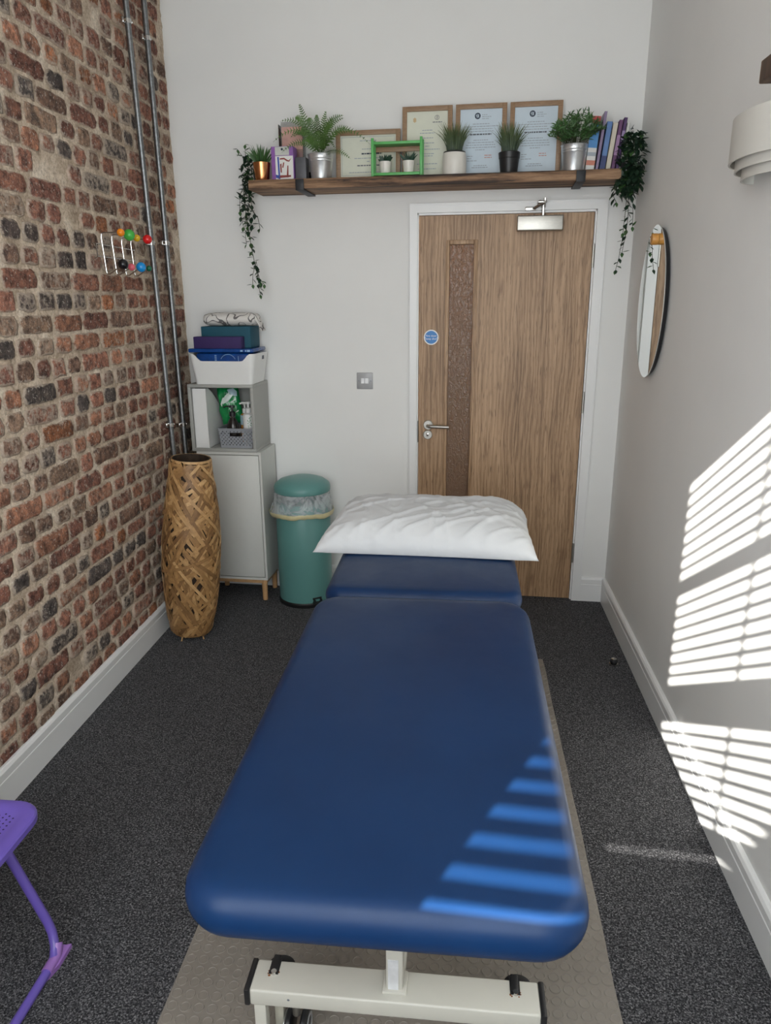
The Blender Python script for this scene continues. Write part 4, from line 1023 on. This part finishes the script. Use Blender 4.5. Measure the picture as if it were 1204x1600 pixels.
# end of a board shelf high on the right wall
ws = thing('wall_shelf', 'reclaimed board shelf cut off by the right edge of the picture', 'shelf', (W, -2.045, 2.018))
MB().rbox(-.205, 0, -1.35, .0, 0, .043, .003).build('board', mat_wood('reclaimed_board_dark', [(0.34, (0.03, 0.016, 0.010)), (0.47, (0.10, 0.055, 0.03)), (0.58, (0.19, 0.11, 0.06)), (0.70, (0.30, 0.19, 0.10))], 'x', 45, False, 0.7, 0.6), ws)
for y in (-.25, -1.1): MB().box(-.2, 0, y-.02, y+.02, -.006, 0).box(-.006, 0, y-.02, y+.02, -.12, 0).build('shelf_bracket', M['black_iron'], ws, flat=True)
# floor door stop
ds_ = thing('door_stop', 'small steel and black door stop on the carpet by the right skirting', 'door stop', (2.190, -.735, 0))
MB().lathe([(0, 0), (.020, 0), (.020, .006), (.013, .009), (.013, .022), (0, .022)], 24).build('base', M['chrome'], ds_)
MB().lathe([(.0132, .010), (.018, .012), (.019, .018), (.0165, .024), (.0132, .025)], 24, caps=False).build('rubber_ring', M['black'], ds_)
MB().lathe([(0, .022), (.012, .022), (.012, .028), (.006, .031), (0, .0315)], 20).build('cap', M['chrome'], ds_)
# light switch
sw = thing('light_switch', 'brushed steel double light switch on the white far wall', 'switch', B(.9685, 0, 1.184), TH)
pl = MB().rbox(-.043, .043, -.006, 0, -.043, .043, .003, 3).build('plate', plain('satin_steel_plate', (0.36, 0.36, 0.365), 0.5, metal=0.3, var=0.02, lin_in=True), sw)
for x in (-.0105, .0105):
    m_ = MB(); m_.add([(x-.009, -.006, -.014), (x+.009, -.006, -.014), (x+.009, -.006, .014), (x-.009, -.006, .014), (x-.0085, -.0105, -.013), (x+.0085, -.0105, -.013), (x+.0085, -.0075, .0135), (x-.0085, -.0075, .0135)],
          [(0,3,2,1),(4,5,6,7),(0,1,5,4),(1,2,6,5),(2,3,7,6),(3,0,4,7)]); m_.build('rocker', plain('pale_rocker', (0.5, 0.5, 0.5), 0.35, metal=0.4, lin_in=True), sw, flat=True)
for x in (-.031, .031): MB().cyl((x, -.006, 0), (x, -.0075, 0), .004, n=12).build('screw', M['galv'], sw)

# ================================================================== LONG SHELF
SZ0, SZ1, SD = 2.100, 2.1435, .222
sh = thing('long_shelf', 'long reclaimed timber shelf above the door on the far wall', 'shelf', B(.462, 0, 0), TH)
SL = 1.706
m_ = MB(); nx = 90; V = []; F = []
prof = [(-SD, SZ0), (-SD-.002, (SZ0+SZ1)/2), (-SD, SZ1-.004), (-SD+.006, SZ1), (0, SZ1), (0, SZ0)]
for i in range(nx+1):
    x = SL*i/nx
    for k, (y, z_) in enumerate(prof):
        dy = dz = 0
        if k < 4: dy = .0035*noise.noise((x*7, k*3.1, 1)) + .002*noise.noise((x*30, k*1.7, 5)); dz = .0015*noise.noise((x*8, k*2.0, 9)) if k in (0,) else 0
        V.append((x, y+dy, z_+dz))
for i in range(nx):
    for k in range(6): F.append((i*6+k, i*6+(k+1) % 6, (i+1)*6+(k+1) % 6, (i+1)*6+k))
F += [tuple(range(6)), tuple(nx*6+k for k in reversed(range(6)))]
m_.add(V, F).build('board', M['scaffold'], sh, ang=30)
for x in (.714-.462, 1.995-.462):
    MB().rbox(x-.02, x+.02, -SD-.011, 0, SZ0-.0085, SZ0-.0025, .0015).rbox(x-.02, x+.02, -SD-.013, -SD-.006, SZ0-.0085, SZ1-.004, .0015).rbox(x-.02, x+.02, -.006, -.0005, SZ1+.001, SZ1+.06, .0015).build('bracket', M['black_iron'], sh)
SZ = SZ1+.0008

def word_lines(m, x0, x1, z_, h, rr, fill=1.0, center=True):
    """a row of unreadable printed words"""
    w = (x1-x0)*fill; a = (x0+x1)/2-w/2 if center else x0; e = a+w
    while a < e-.002:
        l = min(rr.uniform(.005, .017), e-a); m.add([(a, 0, z_), (a+l, 0, z_), (a+l, 0, z_+h), (a, 0, z_+h)], [(0,1,2,3)]); a += l+.0025
def cert(label, x0, x1, h, d, paper, kind, lean=.035):
    w = x1-x0; t = thing('certificate_frame', label, 'picture frame', B((x0+x1)/2, d, SZ), TH, 'framed certificates on the long shelf')
    t.rotation_euler = (-lean, 0, TH); b = .0215
    fm = MB(); hw = w/2
    for q in ((-hw, -hw+b, 0, h), (hw-b, hw, 0, h), (-hw+b, hw-b, 0, b), (-hw+b, hw-b, h-b, h)): fm.rbox(q[0], q[1], -.016, 0, q[2], q[3], .0015)
    fm.build('frame', M['frame_wood'], t)
    pp = MB().box(-hw+b-.002, hw-b+.002, -.008, -.004, b-.002, h-b+.002).build('certificate', paper, t, flat=True)
    rr = random.Random(int(x0*1000)); iw = w-2*b; ih = h-2*b
    def layer(name, mat, fn):
        m = MB(); fn(m); o = m.build(name, mat, pp, flat=True); o.location = (0, -.0086, b); return o
    if kind == 'blue':
        def f1(m):
            for k, fi in enumerate((.40, .82, .56, .62)): word_lines(m, -iw/2, iw/2, ih*(.765-.038*k), .0032, rr, fi)
            for k, fi in enumerate((.35, .62, .70, .72, .24)): word_lines(m, -iw/2, iw/2, ih*(.515-.038*k), .0032, rr, fi)
            for k, fi in enumerate((.14, .11, .27)): word_lines(m, -iw*.32, iw*.3, ih*(.265-.036*k), .0034, rr, fi*1.5, False)
            for k, fi in enumerate((.26, .34)): word_lines(m, -iw/2, iw/2, ih*(.115-.03*k), .0036, rr, fi*1.2)
            for k in range(3): word_lines(m, iw*.02, iw*.25, ih*(.905-.03*k), .0028, rr, (.6, .95, .7)[k], False)
        layer('print_lines', M['ink_pale'], f1)
        layer('name_line', M['ink'], lambda m: word_lines(m, -iw/2, iw/2, ih*.60, .0058, rr, .52))
        layer('red_print', M['ink_red'], lambda m: [word_lines(m, iw*.1, iw*.3, ih*(.275-.035*k), .003, rr, .9, False) for k in range(2)])
        def em(m):
            n = 28; c = (-iw*.085, ih*.895); R1 = .0135
            m.add([(c[0]+R1*math.cos(2*PI*i/n), 0, c[1]+R1*math.sin(2*PI*i/n)) for i in range(n)], [tuple(range(n))])
        e = layer('emblem', M['ink_dark'], em)
        m = MB()
        for (ax, az, bx_, bz) in ((-.004, -.008, -.001, .008), (.002, -.007, .006, .007), (-.008, -.002, -.006, .005)): m.add([(-iw*.085+ax, 0, ih*.895+az), (-iw*.085+bx_, 0, ih*.895+az), (-iw*.085+bx_, 0, ih*.895+bz), (-iw*.085+ax, 0, ih*.895+bz)], [(0,1,2,3)])
        o = m.build('emblem_mark', M['paper_blue'], pp, flat=True); o.location = (0, -.0089, b)
    elif kind == 'cream':
        def f1(m):
            for zz, fi in ((.70, .25), (.655, .36), (.58, .32), (.50, .34), (.45, .1), (.40, .62), (.33, .34), (.295, .28), (.17, .5), (.09, .45)): word_lines(m, -iw/2, iw/2, ih*zz, .0036, rr, fi)
        layer('print_lines', M['ink_pale'], f1)
        def em(m):
            n = 24; c = (iw*.235, ih*.90)
            for R0, R1 in ((.0085, .0105),):
                V = [(c[0]+r*math.cos(2*PI*i/n), 0, c[1]+r*math.sin(2*PI*i/n)) for r in (R0, R1) for i in range(n)]
                m.add(V, [(i, (i+1) % n, n+(i+1) % n, n+i) for i in range(n)])
            m.add([(c[0]-.0015, 0, c[1]-.006), (c[0]+.0015, 0, c[1]-.006), (c[0]+.0025, 0, c[1]+.007), (c[0]-.0005, 0, c[1]+.007)], [(0,1,2,3)])
            word_lines(m, iw*.13, iw*.36, ih*.822, .0036, rr, 1)
        layer('emblem', M['ink'], em)
        layer('seal', M['ink_ochre'], lambda m: m.add([(-iw*.31+.009*math.cos(k*PI/6)*(1 if k % 2 else .7), 0, ih*.87+.012*math.sin(k*PI/6)*(1 if k % 2 else .8)) for k in range(12)], [tuple(range(12))]))
    else:
        layer('print_lines', M['ink_pale'], lambda m: [word_lines(m, -iw/2, iw/2, ih*zz, .0034, rr, fi) for zz, fi in ((.86, .3), (.66, .22), (.44, .5), (.36, .05), (.1, .7))])
        layer('name_line', M['ink_dark'], lambda m: word_lines(m, -iw*.12, iw*.25, ih*.54, .0062, rr, 1, False))
        layer('text_line', M['ink'], lambda m: word_lines(m, -iw*.2, iw*.25, ih*.26, .005, rr, 1, False))
        def bord(m):
            for x in (-iw/2+.006, iw/2-.008): m.add([(x, 0, .006), (x+.0015, 0, .006), (x+.0015, 0, ih-.006), (x, 0, ih-.006)], [(0,1,2,3)])
            for zz in (.006, ih-.008): m.add([(-iw/2+.006, 0, zz), (iw/2-.006, 0, zz), (iw/2-.006, 0, zz+.0015), (-iw/2+.006, 0, zz+.0015)], [(0,1,2,3)])
        layer('border_line', M['ink_pale'], bord)
    return t
cert('cream certificate in a walnut frame, behind the green display frame', 1.173, 1.408, .318, .048, M['paper_cream'], 'cream')
cert('pale blue certificate in a walnut frame, between the white and black grass pots', 1.423, 1.659, .318, .048, M['paper_blue'], 'blue')
cert('pale blue certificate in a walnut frame, nearest the bushy zinc bucket plant', 1.673, 1.910, .318, .048, M['paper_blue'], 'blue')
cert('low landscape certificate in a walnut frame, behind the fern', .852, 1.164, .226, .052, M['paper_cream'], 'wide')

# ---- plants
def blade(m, base, tip, bend, w, n=5, cup=.25):
    """one tapering curved leaf"""
    b, t = Vector(base), Vector(tip); bend = Vector(bend); V = []
    dr = (t-b); sd = dr.cross(Vector((0, -1, .2))); 
    if sd.length < 1e-6: sd = Vector((1, 0, 0))
    sd.normalize()
    for i in range(n+1):
        s_ = i/n; p = b.lerp(t, s_)+bend*(4*s_*(1-s_)); ww = w*(1-s_**1.6)*(.55+.45*min(1, s_*4))/2+.0002
        nn = sd.cross(dr).normalized()*ww*cup
        V += [p-sd*ww+nn, p, p+sd*ww+nn]
    F = []
    for i in range(n): F += [(3*i, 3*i+1, 3*i+4, 3*i+3), (3*i+1, 3*i+2, 3*i+5, 3*i+4)]
    m.add(V, F)
def spiky(parent, z0, r, h, n, w, mat, rr, name='leaves', spread=1.0, split=None):
    m = MB()
    for k in range(n):
        a = rr.uniform(0, 2*PI); q = rr.random()**.6; el = 1-q*.62
        L_ = h*(.75+.3*rr.random())
        base = (r*.45*q*math.cos(a), r*.45*q*math.sin(a), z0)
        out = L_*math.sin(q*.95*spread); tip = (base[0]+out*math.cos(a), base[1]+out*math.sin(a)*.85, z0+L_*math.cos(q*.95*spread))
        blade(m, base, tip, (0, 0, .10*out), w*rr.uniform(.8, 1.2), 4)
    return tag(m.build(name, mat, parent, ang=60), kind='stuff')
def pot_thing(name, label, cat, x, d, prof, mat, soil_z, soil_r, group=None, n=36):
    t = thing(name, label, cat, B(x, d, SZ), TH, group)
    p_ = MB().lathe(prof, n, caps=True).build('pot', mat, t)
    MB().lathe([(0, soil_z), (soil_r, soil_z)], 24, caps=False).build('soil', M['soil'], t, flat=True)
    return t
# copper pot
t = pot_thing('potted_succulent', 'spiky succulent in a shiny copper pot at the shelf end', 'potted plant', .502, .150, [(0, 0), (.0315, 0), (.0325, .002), (.0415, .080), (.0415, .083), (.0395, .083), (.0375, .07), (0, .07)], M['copper'], .072, .037)
spiky(t, .07, .040, .098, 60, .0085, M['leaf_mid'], random.Random(3), spread=.95)
# purple box with a white drawn front
t = thing('leaflet_box', 'purple card box with a white illustrated front beside the copper pot', 'box', B(.610, .128, SZ), TH)
bxp = MB().rbox(-.054, .054, -.035, .035, 0, .150, .0015).build('carton', plain('violet_card', (0.30, 0.13, 0.42), 0.5, var=0.25, vscale=12, lin_in=True), t)
MB().box(-.034, .052, -.0362, -.0352, .005, .108).build('front_panel', M['paper_white'], bxp, flat=True)
MB().box(-.034, .034, -.0362, -.0352, .111, .148).build('grey_flap', plain('grey_card', (0.55, 0.56, 0.52), 0.6, lin_in=True), bxp, flat=True)
MB().lathe([(0, 0), (.0055, 0), (0, .0006)], 14, M=Matrix.Translation((0, -.0364, .137)) @ Matrix.Rotation(PI/2, 4, 'X')).build('dot', M['ink_dark'], bxp)
red, blu = plain('brick_red_print', (0.26, 0.055, 0.045), 0.6, lin_in=True), plain('royal_blue_print', (0.04, 0.09, 0.40), 0.6, lin_in=True)
def flat(m, pts): m.add([(x, 0, z_) for x, z_ in pts], [tuple(range(len(pts)))])
m_ = MB(); flat(m_, [(-.012, .098), (.010, .100), (.025, .090), (.032, .088), (.044, .098), (.034, .082), (.022, .084), (.008, .093), (-.012, .092)]); flat(m_, [(-.012, .072), (-.004, .076), (-.004, .036), (-.010, .036)]); flat(m_, [(.004, .080), (.010, .080), (.004, .056), (-.002, .058)])
flat(m_, [(.024, .066), (.029, .066), (.028, .014), (.018, .014)]); flat(m_, [(-.020, .012), (.040, .016), (.040, .024), (-.014, .024)]); o = m_.build('red_drawing', red, bxp, flat=True); o.location.y = -.0368
m_ = MB(); flat(m_, [(-.024, .104), (-.016, .104), (-.013, .008), (-.021, .008)]); flat(m_, [(-.034, .028), (-.02, .024), (-.02, .010), (-.034, .014)]); o = m_.build('blue_drawing', blu, bxp, flat=True); o.location.y = -.0368
# clear acrylic leaflet holder with pink leaflets
t = thing('leaflet_holder', 'clear acrylic leaflet holder with pink leaflets behind the purple box', 'leaflet holder', B(.635, .048, SZ), TH)
MB().box(-.060, .060, .020, .022, 0, .282).box(-.060, .060, -.028, -.026, 0, .15).box(-.060, -.058, -.026, .020, 0, .262).box(.058, .060, -.026, .020, 0, .262).box(-.058, .058, -.026, .020, 0, .002).build('holder', M['acrylic'], t, flat=True)
MB().box(-.052, .052, .0, .012, .004, .255).build('leaflet_stack', plain('pink_leaflet', (0.62, 0.36, 0.31), 0.6, var=0.2, vscale=14, lin_in=True), t, flat=True)
t = thing('card_box', 'plain dark grey box between the purple box and the fern bucket', 'box', B(.692, .125, SZ), TH)
MB().rbox(-.022, .030, -.03, .03, 0, .102, .002).build('carton', plain('charcoal_card', (0.09, 0.09, 0.10), 0.45, var=0.15, lin_in=True), t)
# fern
BUCK = lambda rt, rb_, h: [(0, 0), (rb_*.98, 0), (rb_, .003), (rb_+(rt-rb_)*.70, h*.70), (rb_+(rt-rb_)*.715+.0012, h*.715), (rb_+(rt-rb_)*.73, h*.73), (rb_+(rt-rb_)*.80, h*.80), (rb_+(rt-rb_)*.815+.0012, h*.815), (rb_+(rt-rb_)*.83, h*.83), (rt, h-.003), (rt+.0025, h), (rt, h+.002), (rt-.002, h), (rt-.004, h*.85), (0, h*.85)]
t = pot_thing('potted_fern', 'arching fern in a zinc bucket on the long shelf', 'potted plant', .790, .135, BUCK(.060, .047, .112), M['zinc'], .098, .055)
rf = random.Random(11)
def frond(tip, bend, pos0=(0, 0, .10), lw=.023):
    m = MB(); b, tp, bd_ = Vector(pos0), Vector(tip), Vector(bend); n = 19; P = [b.lerp(tp, i/n)+bd_*(4*(i/n)*(1-i/n)) for i in range(n+1)]
    m.tube(P, [.0016*(1-.7*i/n) for i in range(n+1)], 5)
    for i in range(3, n):
        tg = (P[i+1]-P[i-1]).normalized(); sd = tg.cross(Vector((rf.uniform(-.2, .2), -1, .35))).normalized(); s_ = i/n
        wl_ = lw*(math.sin(PI*min(1, .16+s_*.84))**.7)*(.9+.2*rf.random())
        for sg_ in (-1, 1):
            d_ = (sd*sg_+tg*.45).normalized(); c_ = P[i]; wd = tg*.0026
            m.add([c_-wd, c_+wd, c_+d_*wl_*.6+wd*.9+Vector((0, 0, .002)), c_+d_*wl_, c_+d_*wl_*.6-wd*.6], [(0, 1, 2, 3, 4)])
    return m.build('frond', M['leaf_fern'], t, ang=60)
for tip, bend in [((-.098, .01, .335), (-.010, -.01, .02)), ((.024, .03, .305), (-.004, 0, .01)), ((.112, .01, .277), (-.02, -.01, .045)), ((.122, -.03, .258), (-.02, -.02, .03)), ((-.190, .0, .262), (.02, -.01, .055)), ((-.215, -.05, .165), (.03, -.03, .075)),
                  ((-.103, -.06, .26), (-.005, -.03, .05)), ((.240, -.02, .145), (-.01, -.02, .085)), ((.160, -.09, .075), (.0, -.02, .03)), ((-.12, -.09, .17), (0, -.02, .06)), ((.08, -.08, .21), (0, -.03, .05)), ((-.04, -.07, .25), (0, -.03, .04)),
                  ((.05, .05, .28), (0, .01, .02)), ((-.14, .04, .20), (0, .01, .06)), ((.15, .03, .20), (0, .01, .07)), ((.02, -.10, .17), (0, -.03, .06)), ((-.07, -.10, .13), (0, -.02, .05)), ((.09, -.10, .12), (0, -.02, .05)), ((-.17, -.07, .115), (.01, -.02, .05)), ((0, -.06, .27), (.0, -.02, .02))]:
    frond(tip, bend)
# green open frame with two tiny pots
t = thing('display_frame', 'small bright green open wooden display frame on the shelf', 'display frame', B(1.158, .150, SZ), TH)
for x in (-.113, .113):
    m_ = MB()
    for y in (-.032, .032): m_.rbox(x-.006, x+.006, y-.006, y+.006, 0, .165, .0015)
    m_.build('upright', M['green_frame'], t)
for y in (-.032, .032): MB().rbox(-.107, .107, y-.005, y+.005, .006, .018, .001).build('rail', M['green_frame'], t); 
MB().rbox(-.107, .107, -.037, .037, .138, .149, .001).build('top_panel', M['green_frame'], t)
MB().rbox(-.107, .107, -.027, .027, .008, .014, .001).build('floor_panel', M['green_frame'], t)
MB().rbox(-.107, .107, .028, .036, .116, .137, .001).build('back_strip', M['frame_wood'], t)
def tiny(x, label, w, n, seed, h):
    q = thing('potted_succulent', label, 'potted plant', B(1.158+x, .150, SZ+.0145), TH)
    MB().lathe([(0, 0), (.0225, 0), (.0235, .002), (.0285, .052), (.0285, .055), (.0270, .055), (.026, .048), (0, .048)], 28).build('pot', M['ceramic_white'], q)
    MB().lathe([(0, .049), (.0262, .049)], 20, caps=False).build('soil', M['soil'], q, flat=True)
    spiky(q, .048, .030, h, n, w, M['leaf_succ'], random.Random(seed), spread=1.05)
tiny(-.058, 'rosette succulent in a tiny white pot inside the green frame', .018, 26, 4, .042)
tiny(.052, 'pointed succulent in a tiny white pot inside the green frame', .009, 22, 8, .058)
# grass pots
def grass(parent, z0, n, h, rr, spread):
    m = MB()
    for k in range(n):
        a = rr.uniform(0, 2*PI); q = rr.random()**.75; b_ = .034*q
        L_ = h*rr.uniform(.6, 1.12); out = L_*spread*q*rr.uniform(.4, 1.0)
        blade(m, (b_*math.cos(a), b_*math.sin(a), z0), (b_*math.cos(a)+out*math.cos(a), b_*math.sin(a)+out*math.sin(a)*.8, z0+math.sqrt(max(.0004, L_*L_-out*out))), (-.25*out*math.cos(a), -.2*out*math.sin(a), .12*out), .0042*rr.uniform(.7, 1.3), 4, .3)
    return m
def grassmat(name):
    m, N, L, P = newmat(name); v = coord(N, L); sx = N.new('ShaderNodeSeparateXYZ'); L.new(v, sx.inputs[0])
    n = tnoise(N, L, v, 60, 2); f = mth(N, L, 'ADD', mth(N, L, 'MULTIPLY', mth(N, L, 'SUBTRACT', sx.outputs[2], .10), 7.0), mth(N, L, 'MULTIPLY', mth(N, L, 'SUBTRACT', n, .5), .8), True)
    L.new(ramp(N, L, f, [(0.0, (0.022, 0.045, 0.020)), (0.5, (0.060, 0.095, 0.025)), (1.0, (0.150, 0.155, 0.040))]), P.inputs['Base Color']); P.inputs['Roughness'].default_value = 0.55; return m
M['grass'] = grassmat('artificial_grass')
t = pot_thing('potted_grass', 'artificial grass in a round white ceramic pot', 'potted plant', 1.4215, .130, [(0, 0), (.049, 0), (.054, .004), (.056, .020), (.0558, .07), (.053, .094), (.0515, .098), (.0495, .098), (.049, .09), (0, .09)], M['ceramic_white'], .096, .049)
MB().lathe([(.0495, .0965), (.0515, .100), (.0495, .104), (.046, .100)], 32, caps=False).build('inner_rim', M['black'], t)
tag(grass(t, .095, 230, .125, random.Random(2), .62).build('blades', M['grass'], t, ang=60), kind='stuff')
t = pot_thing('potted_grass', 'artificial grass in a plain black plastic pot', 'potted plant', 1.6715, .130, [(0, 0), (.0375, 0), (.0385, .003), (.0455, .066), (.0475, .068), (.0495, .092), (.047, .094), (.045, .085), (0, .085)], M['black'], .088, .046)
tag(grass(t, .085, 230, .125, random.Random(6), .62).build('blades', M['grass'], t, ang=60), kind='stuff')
# bushy plant in a zinc bucket
t = pot_thing('potted_herb', 'bushy leafy plant in a zinc bucket beside the books', 'potted plant', 1.957, .158, BUCK(.059, .047, .108), M['zinc'], .094, .054)
rh = random.Random(9); m_ = MB(); stm = MB()
for k in range(64):
    a = rh.uniform(0, 2*PI); q = rh.random()**.6; out = .115*q; zt = .105+.135*math.sqrt(max(.03, 1-q*q*.85))*rh.uniform(.75, 1.05)
    b0 = Vector((.03*q*math.cos(a), .03*q*math.sin(a), .095)); tp = Vector((out*math.cos(a), out*math.sin(a)*.72, zt)); bdv = Vector((0, 0, .015))
    if tp.x > .030: tp.y = -abs(tp.y)*.6-.045
    P = [b0.lerp(tp, i/6)+bdv*(4*(i/6)*(1-i/6)) for i in range(7)]; stm.tube(P, .0011, 4)
    for i in range(2, 7):
        for r_ in range(4):
            d_ = Vector((rh.uniform(-1, 1), rh.uniform(-1, .3 if tp.x > .03 else 1), rh.uniform(-.2, 1))).normalized(); blade(m_, P[i], P[i]+d_*rh.uniform(.016, .028), (0, 0, .001), .0055, 2)
stm.build('stems', M['stem'], t); tag(m_.build('leaves', M['leaf_mid'], t, ang=60), kind='stuff')

# ---- books
def book(label, x, w, h, lean, cols, dep=.125, d=.165, labels=()):
    t = thing('book', label, 'book', B(x+w/2+.0, d, SZ+.0004), TH, 'books at the right end of the shelf')
    t.rotation_euler = (0, lean, TH)
    lift = w/2*math.sin(lean); t.location.z += lift
    cover = MB(); ct = .0022 if w > .012 else .0012
    cover.box(-w/2, -w/2+ct, 0, dep, 0, h).box(w/2-ct, w/2, 0, dep, 0, h).box(-w/2, w/2, 0, ct, 0, h)
    co = cover.build('cover', cols, t, flat=True)
    MB().box(-w/2+ct, w/2-ct, ct, dep-.004, .003, h-.004).build('pages', M['paper_white'], t, flat=True)
    for z0_, z1_, mt, nm in labels: MB().box(-w/2+.0004, w/2-.0004, -.0008, .0, z0_*h, z1_*h).build(nm, mt, co, flat=True)
bm_ = lambda n, c: plain(n, c, 0.4, var=0.06, lin_in=True)
white_c, blue_c = bm_('white_book_cover', (0.66, 0.65, 0.62)), bm_('blue_book_cover', (0.05, 0.22, 0.50))
red_c = bm_('red_book_band', (0.52, 0.05, 0.05))
bx0 = 2.008
book('thick book with red, blue and white spine bands, nearest the zinc bucket', bx0, .039, .222, .075, white_c, labels=((.86, .995, red_c, 'red_band'), (.42, .86, blue_c, 'blue_band'), (.27, .34, M['ink_pale'], 'spine_print'), (.10, .19, M['ink_red'], 'spine_mark')))
book('thin lilac book, tallest of the row', bx0+.044, .012, .240, .105, bm_('lilac_cover', (0.24, 0.18, 0.30)))
book('medium blue paperback next to the lilac book', bx0+.062, .023, .198, .110, bm_('mid_blue_cover', (0.09, 0.19, 0.42)), labels=((.02, .30, bm_('navy_band', (0.015, 0.03, 0.14)), 'navy_band'),))
book('cream book between the blue and purple books', bx0+.088, .021, .192, .112, bm_('cream_cover', (0.62, 0.56, 0.46)))
book('plum purple book right of the cream book', bx0+.112, .016, .203, .114, bm_('plum_cover', (0.13, 0.04, 0.13)), labels=((.3, .7, bm_('plum_print', (0.35, 0.2, 0.36)), 'spine_print'),))
book('violet book with pale print, beside the white book', bx0+.131, .014, .212, .114, bm_('violet_cover', (0.07, 0.022, 0.12)), labels=((.55, .75, bm_('violet_print', (0.34, 0.25, 0.45)), 'spine_print'),))
book('slim white book against the trailing ivy', bx0+.147, .013, .190, .114, bm_('offwhite_cover', (0.64, 0.64, 0.60)), labels=((.4, .6, M['leaf_mid'], 'green_print'),))

# ---- trailing ivies
lm = MB(); Lf = .030
lm.add([(0, 0, 0), (.0075, .0015, .008), (.0095, .002, .015), (.006, .0015, .023), (0, .0, .031), (-.006, .0015, .023), (-.0095, .002, .015), (-.0075, .0015, .008), (0, -.001, .015)],
       [(0,1,8),(1,2,8),(2,3,8),(3,4,8),(4,5,8),(5,6,8),(6,7,8),(7,0,8)])
leaf_proto = {}
def leaf(parent, p, q, sc, mat):
    if mat.name not in leaf_proto:
        o = lm.build('leaf', mat, parent, ang=80); leaf_proto[mat.name] = o.data
    else: o = link('leaf', leaf_proto[mat.name], parent)
    o.location = p; o.rotation_mode = 'QUATERNION'; o.rotation_quaternion = q; o.scale = (sc, sc, sc)
def leaf_dir(rr, down=.55):
    d_ = Vector((rr.uniform(-1, 1), rr.uniform(-1, .4), rr.uniform(-1-down, .55))).normalized()
    return d_.to_track_quat('Z', 'Y')
def ivy(label, x, d, zpot, strands, mass, seed):
    t = thing('trailing_ivy', label, 'potted plant', B(x, d, SZ), TH); rr = random.Random(seed)
    MB().lathe([(0, 0), (.022, 0), (.029, .055), (.027, .055), (.025, .048), (0, .048)], 20).build('pot', M['black'], t).location = zpot
    sm_ = MB()
    for P, r_ in strands:
        P = [Vector(p) for p in P]; Q = []
        for i in range(len(P)-1):
            for k in range(6): Q.append(P[i].lerp(P[i+1], k/6)+Vector((.004*noise.noise((i+k/6, seed, 0)), .004*noise.noise((i+k/6, seed, 5)), 0)))
        Q.append(P[-1]); sm_.tube(Q, .0013, 5)
        acc = 0
        for i in range(1, len(Q)):
            acc += (Q[i]-Q[i-1]).length
            if acc > r_:
                acc = 0
                leaf(t, Q[i], leaf_dir(rr), rr.uniform(.75, 1.15), M['leaf_mid'] if rr.random() < .35 else M['leaf_dark'])
        leaf(t, Q[-1], Vector((rr.uniform(-.3, .3), -.3, -1)).to_track_quat('Z', 'Y'), .8, M['leaf_mid'])
    for (cx, cy, cz, rx, ry, rz, n) in mass:
        for k in range(n):
            u = Vector((rr.gauss(0, 1), rr.gauss(0, 1), rr.gauss(0, 1))).normalized()*rr.uniform(.55, 1.0)
            if x+cx+u.x*rx > 2.250: continue
            leaf(t, (cx+u.x*rx, cy+u.y*ry, cz+u.z*rz), leaf_dir(rr, .3), rr.uniform(.85, 1.3), M['leaf_mid'] if rr.random() < .12 else M['leaf_dark'])
    sm_.build('stems', M['stem'], t)
    return t
ivy('dark trailing ivy spilling over the left end of the long shelf', .452, .10, (.014, .02, 0), [
    ([(.01, .0, .05), (-.03, -.02, .06), (-.055, -.03, .0), (-.04, -.04, -.15), (-.02, -.05, -.30), (.0, -.05, -.42), (.012, -.05, -.52)], .012),
    ([(.01, .0, .05), (-.04, -.01, .03), (-.05, -.03, -.08), (-.035, -.04, -.22), (-.010, -.05, -.36), (.018, -.05, -.46)], .013),
    ([(.0, .0, .05), (-.05, -.02, .12), (-.07, -.03, .15)], .016), ([(.0, .0, .05), (-.035, -.02, .12), (-.03, -.03, .17)], .018),
    ([(-.03, -.02, .0), (-.065, -.04, -.05), (-.07, -.05, -.13), (-.055, -.05, -.20)], .015), ([(-.02, -.02, 0), (-.008, -.05, -.12), (.02, -.05, -.16), (.028, -.05, -.21)], .02),
    ([(-.03, -.02, -.1), (-.052, -.04, -.2), (-.045, -.05, -.28)], .018), ([(0, -.05, -.36), (.006, -.05, -.44), (.035, -.05, -.47)], .018), ([(0, -.05, -.36), (-.02, -.05, -.42), (-.024, -.05, -.47)], .018)],
    [(-.032, -.02, .05, .028, .03, .08, 46), (-.038, -.03, -.07, .030, .03, .085, 46), (-.026, -.04, -.19, .020, .025, .07, 20)], 12)
ivy('dense dark ivy hanging beyond the books at the right shelf end', 2.140, .155, (.046, -.03, -.03), [
    ([(.05, -.03, .02), (.05, -.06, -.08), (.050, -.06, -.2), (.046, -.06, -.30), (.038, -.06, -.375), (.028, -.06, -.425)], .013),
    ([(.06, -.03, .02), (.055, -.06, -.1), (.064, -.06, -.20), (.060, -.06, -.28), (.05, -.06, -.35)], .015),
    ([(.02, -.03, 0), (.0, -.08, -.06), (-.012, -.08, -.11), (.005, -.08, -.14)], .012), ([(.06, -.03, 0), (.078, -.05, -.12), (.086, -.05, -.19), (.088, -.05, -.24)], .016)],
    [(.066, -.045, .065, .060, .05, .105, 280), (.068, -.05, -.04, .058, .05, .075, 190), (.035, -.065, -.085, .050, .03, .035, 44)], 19)
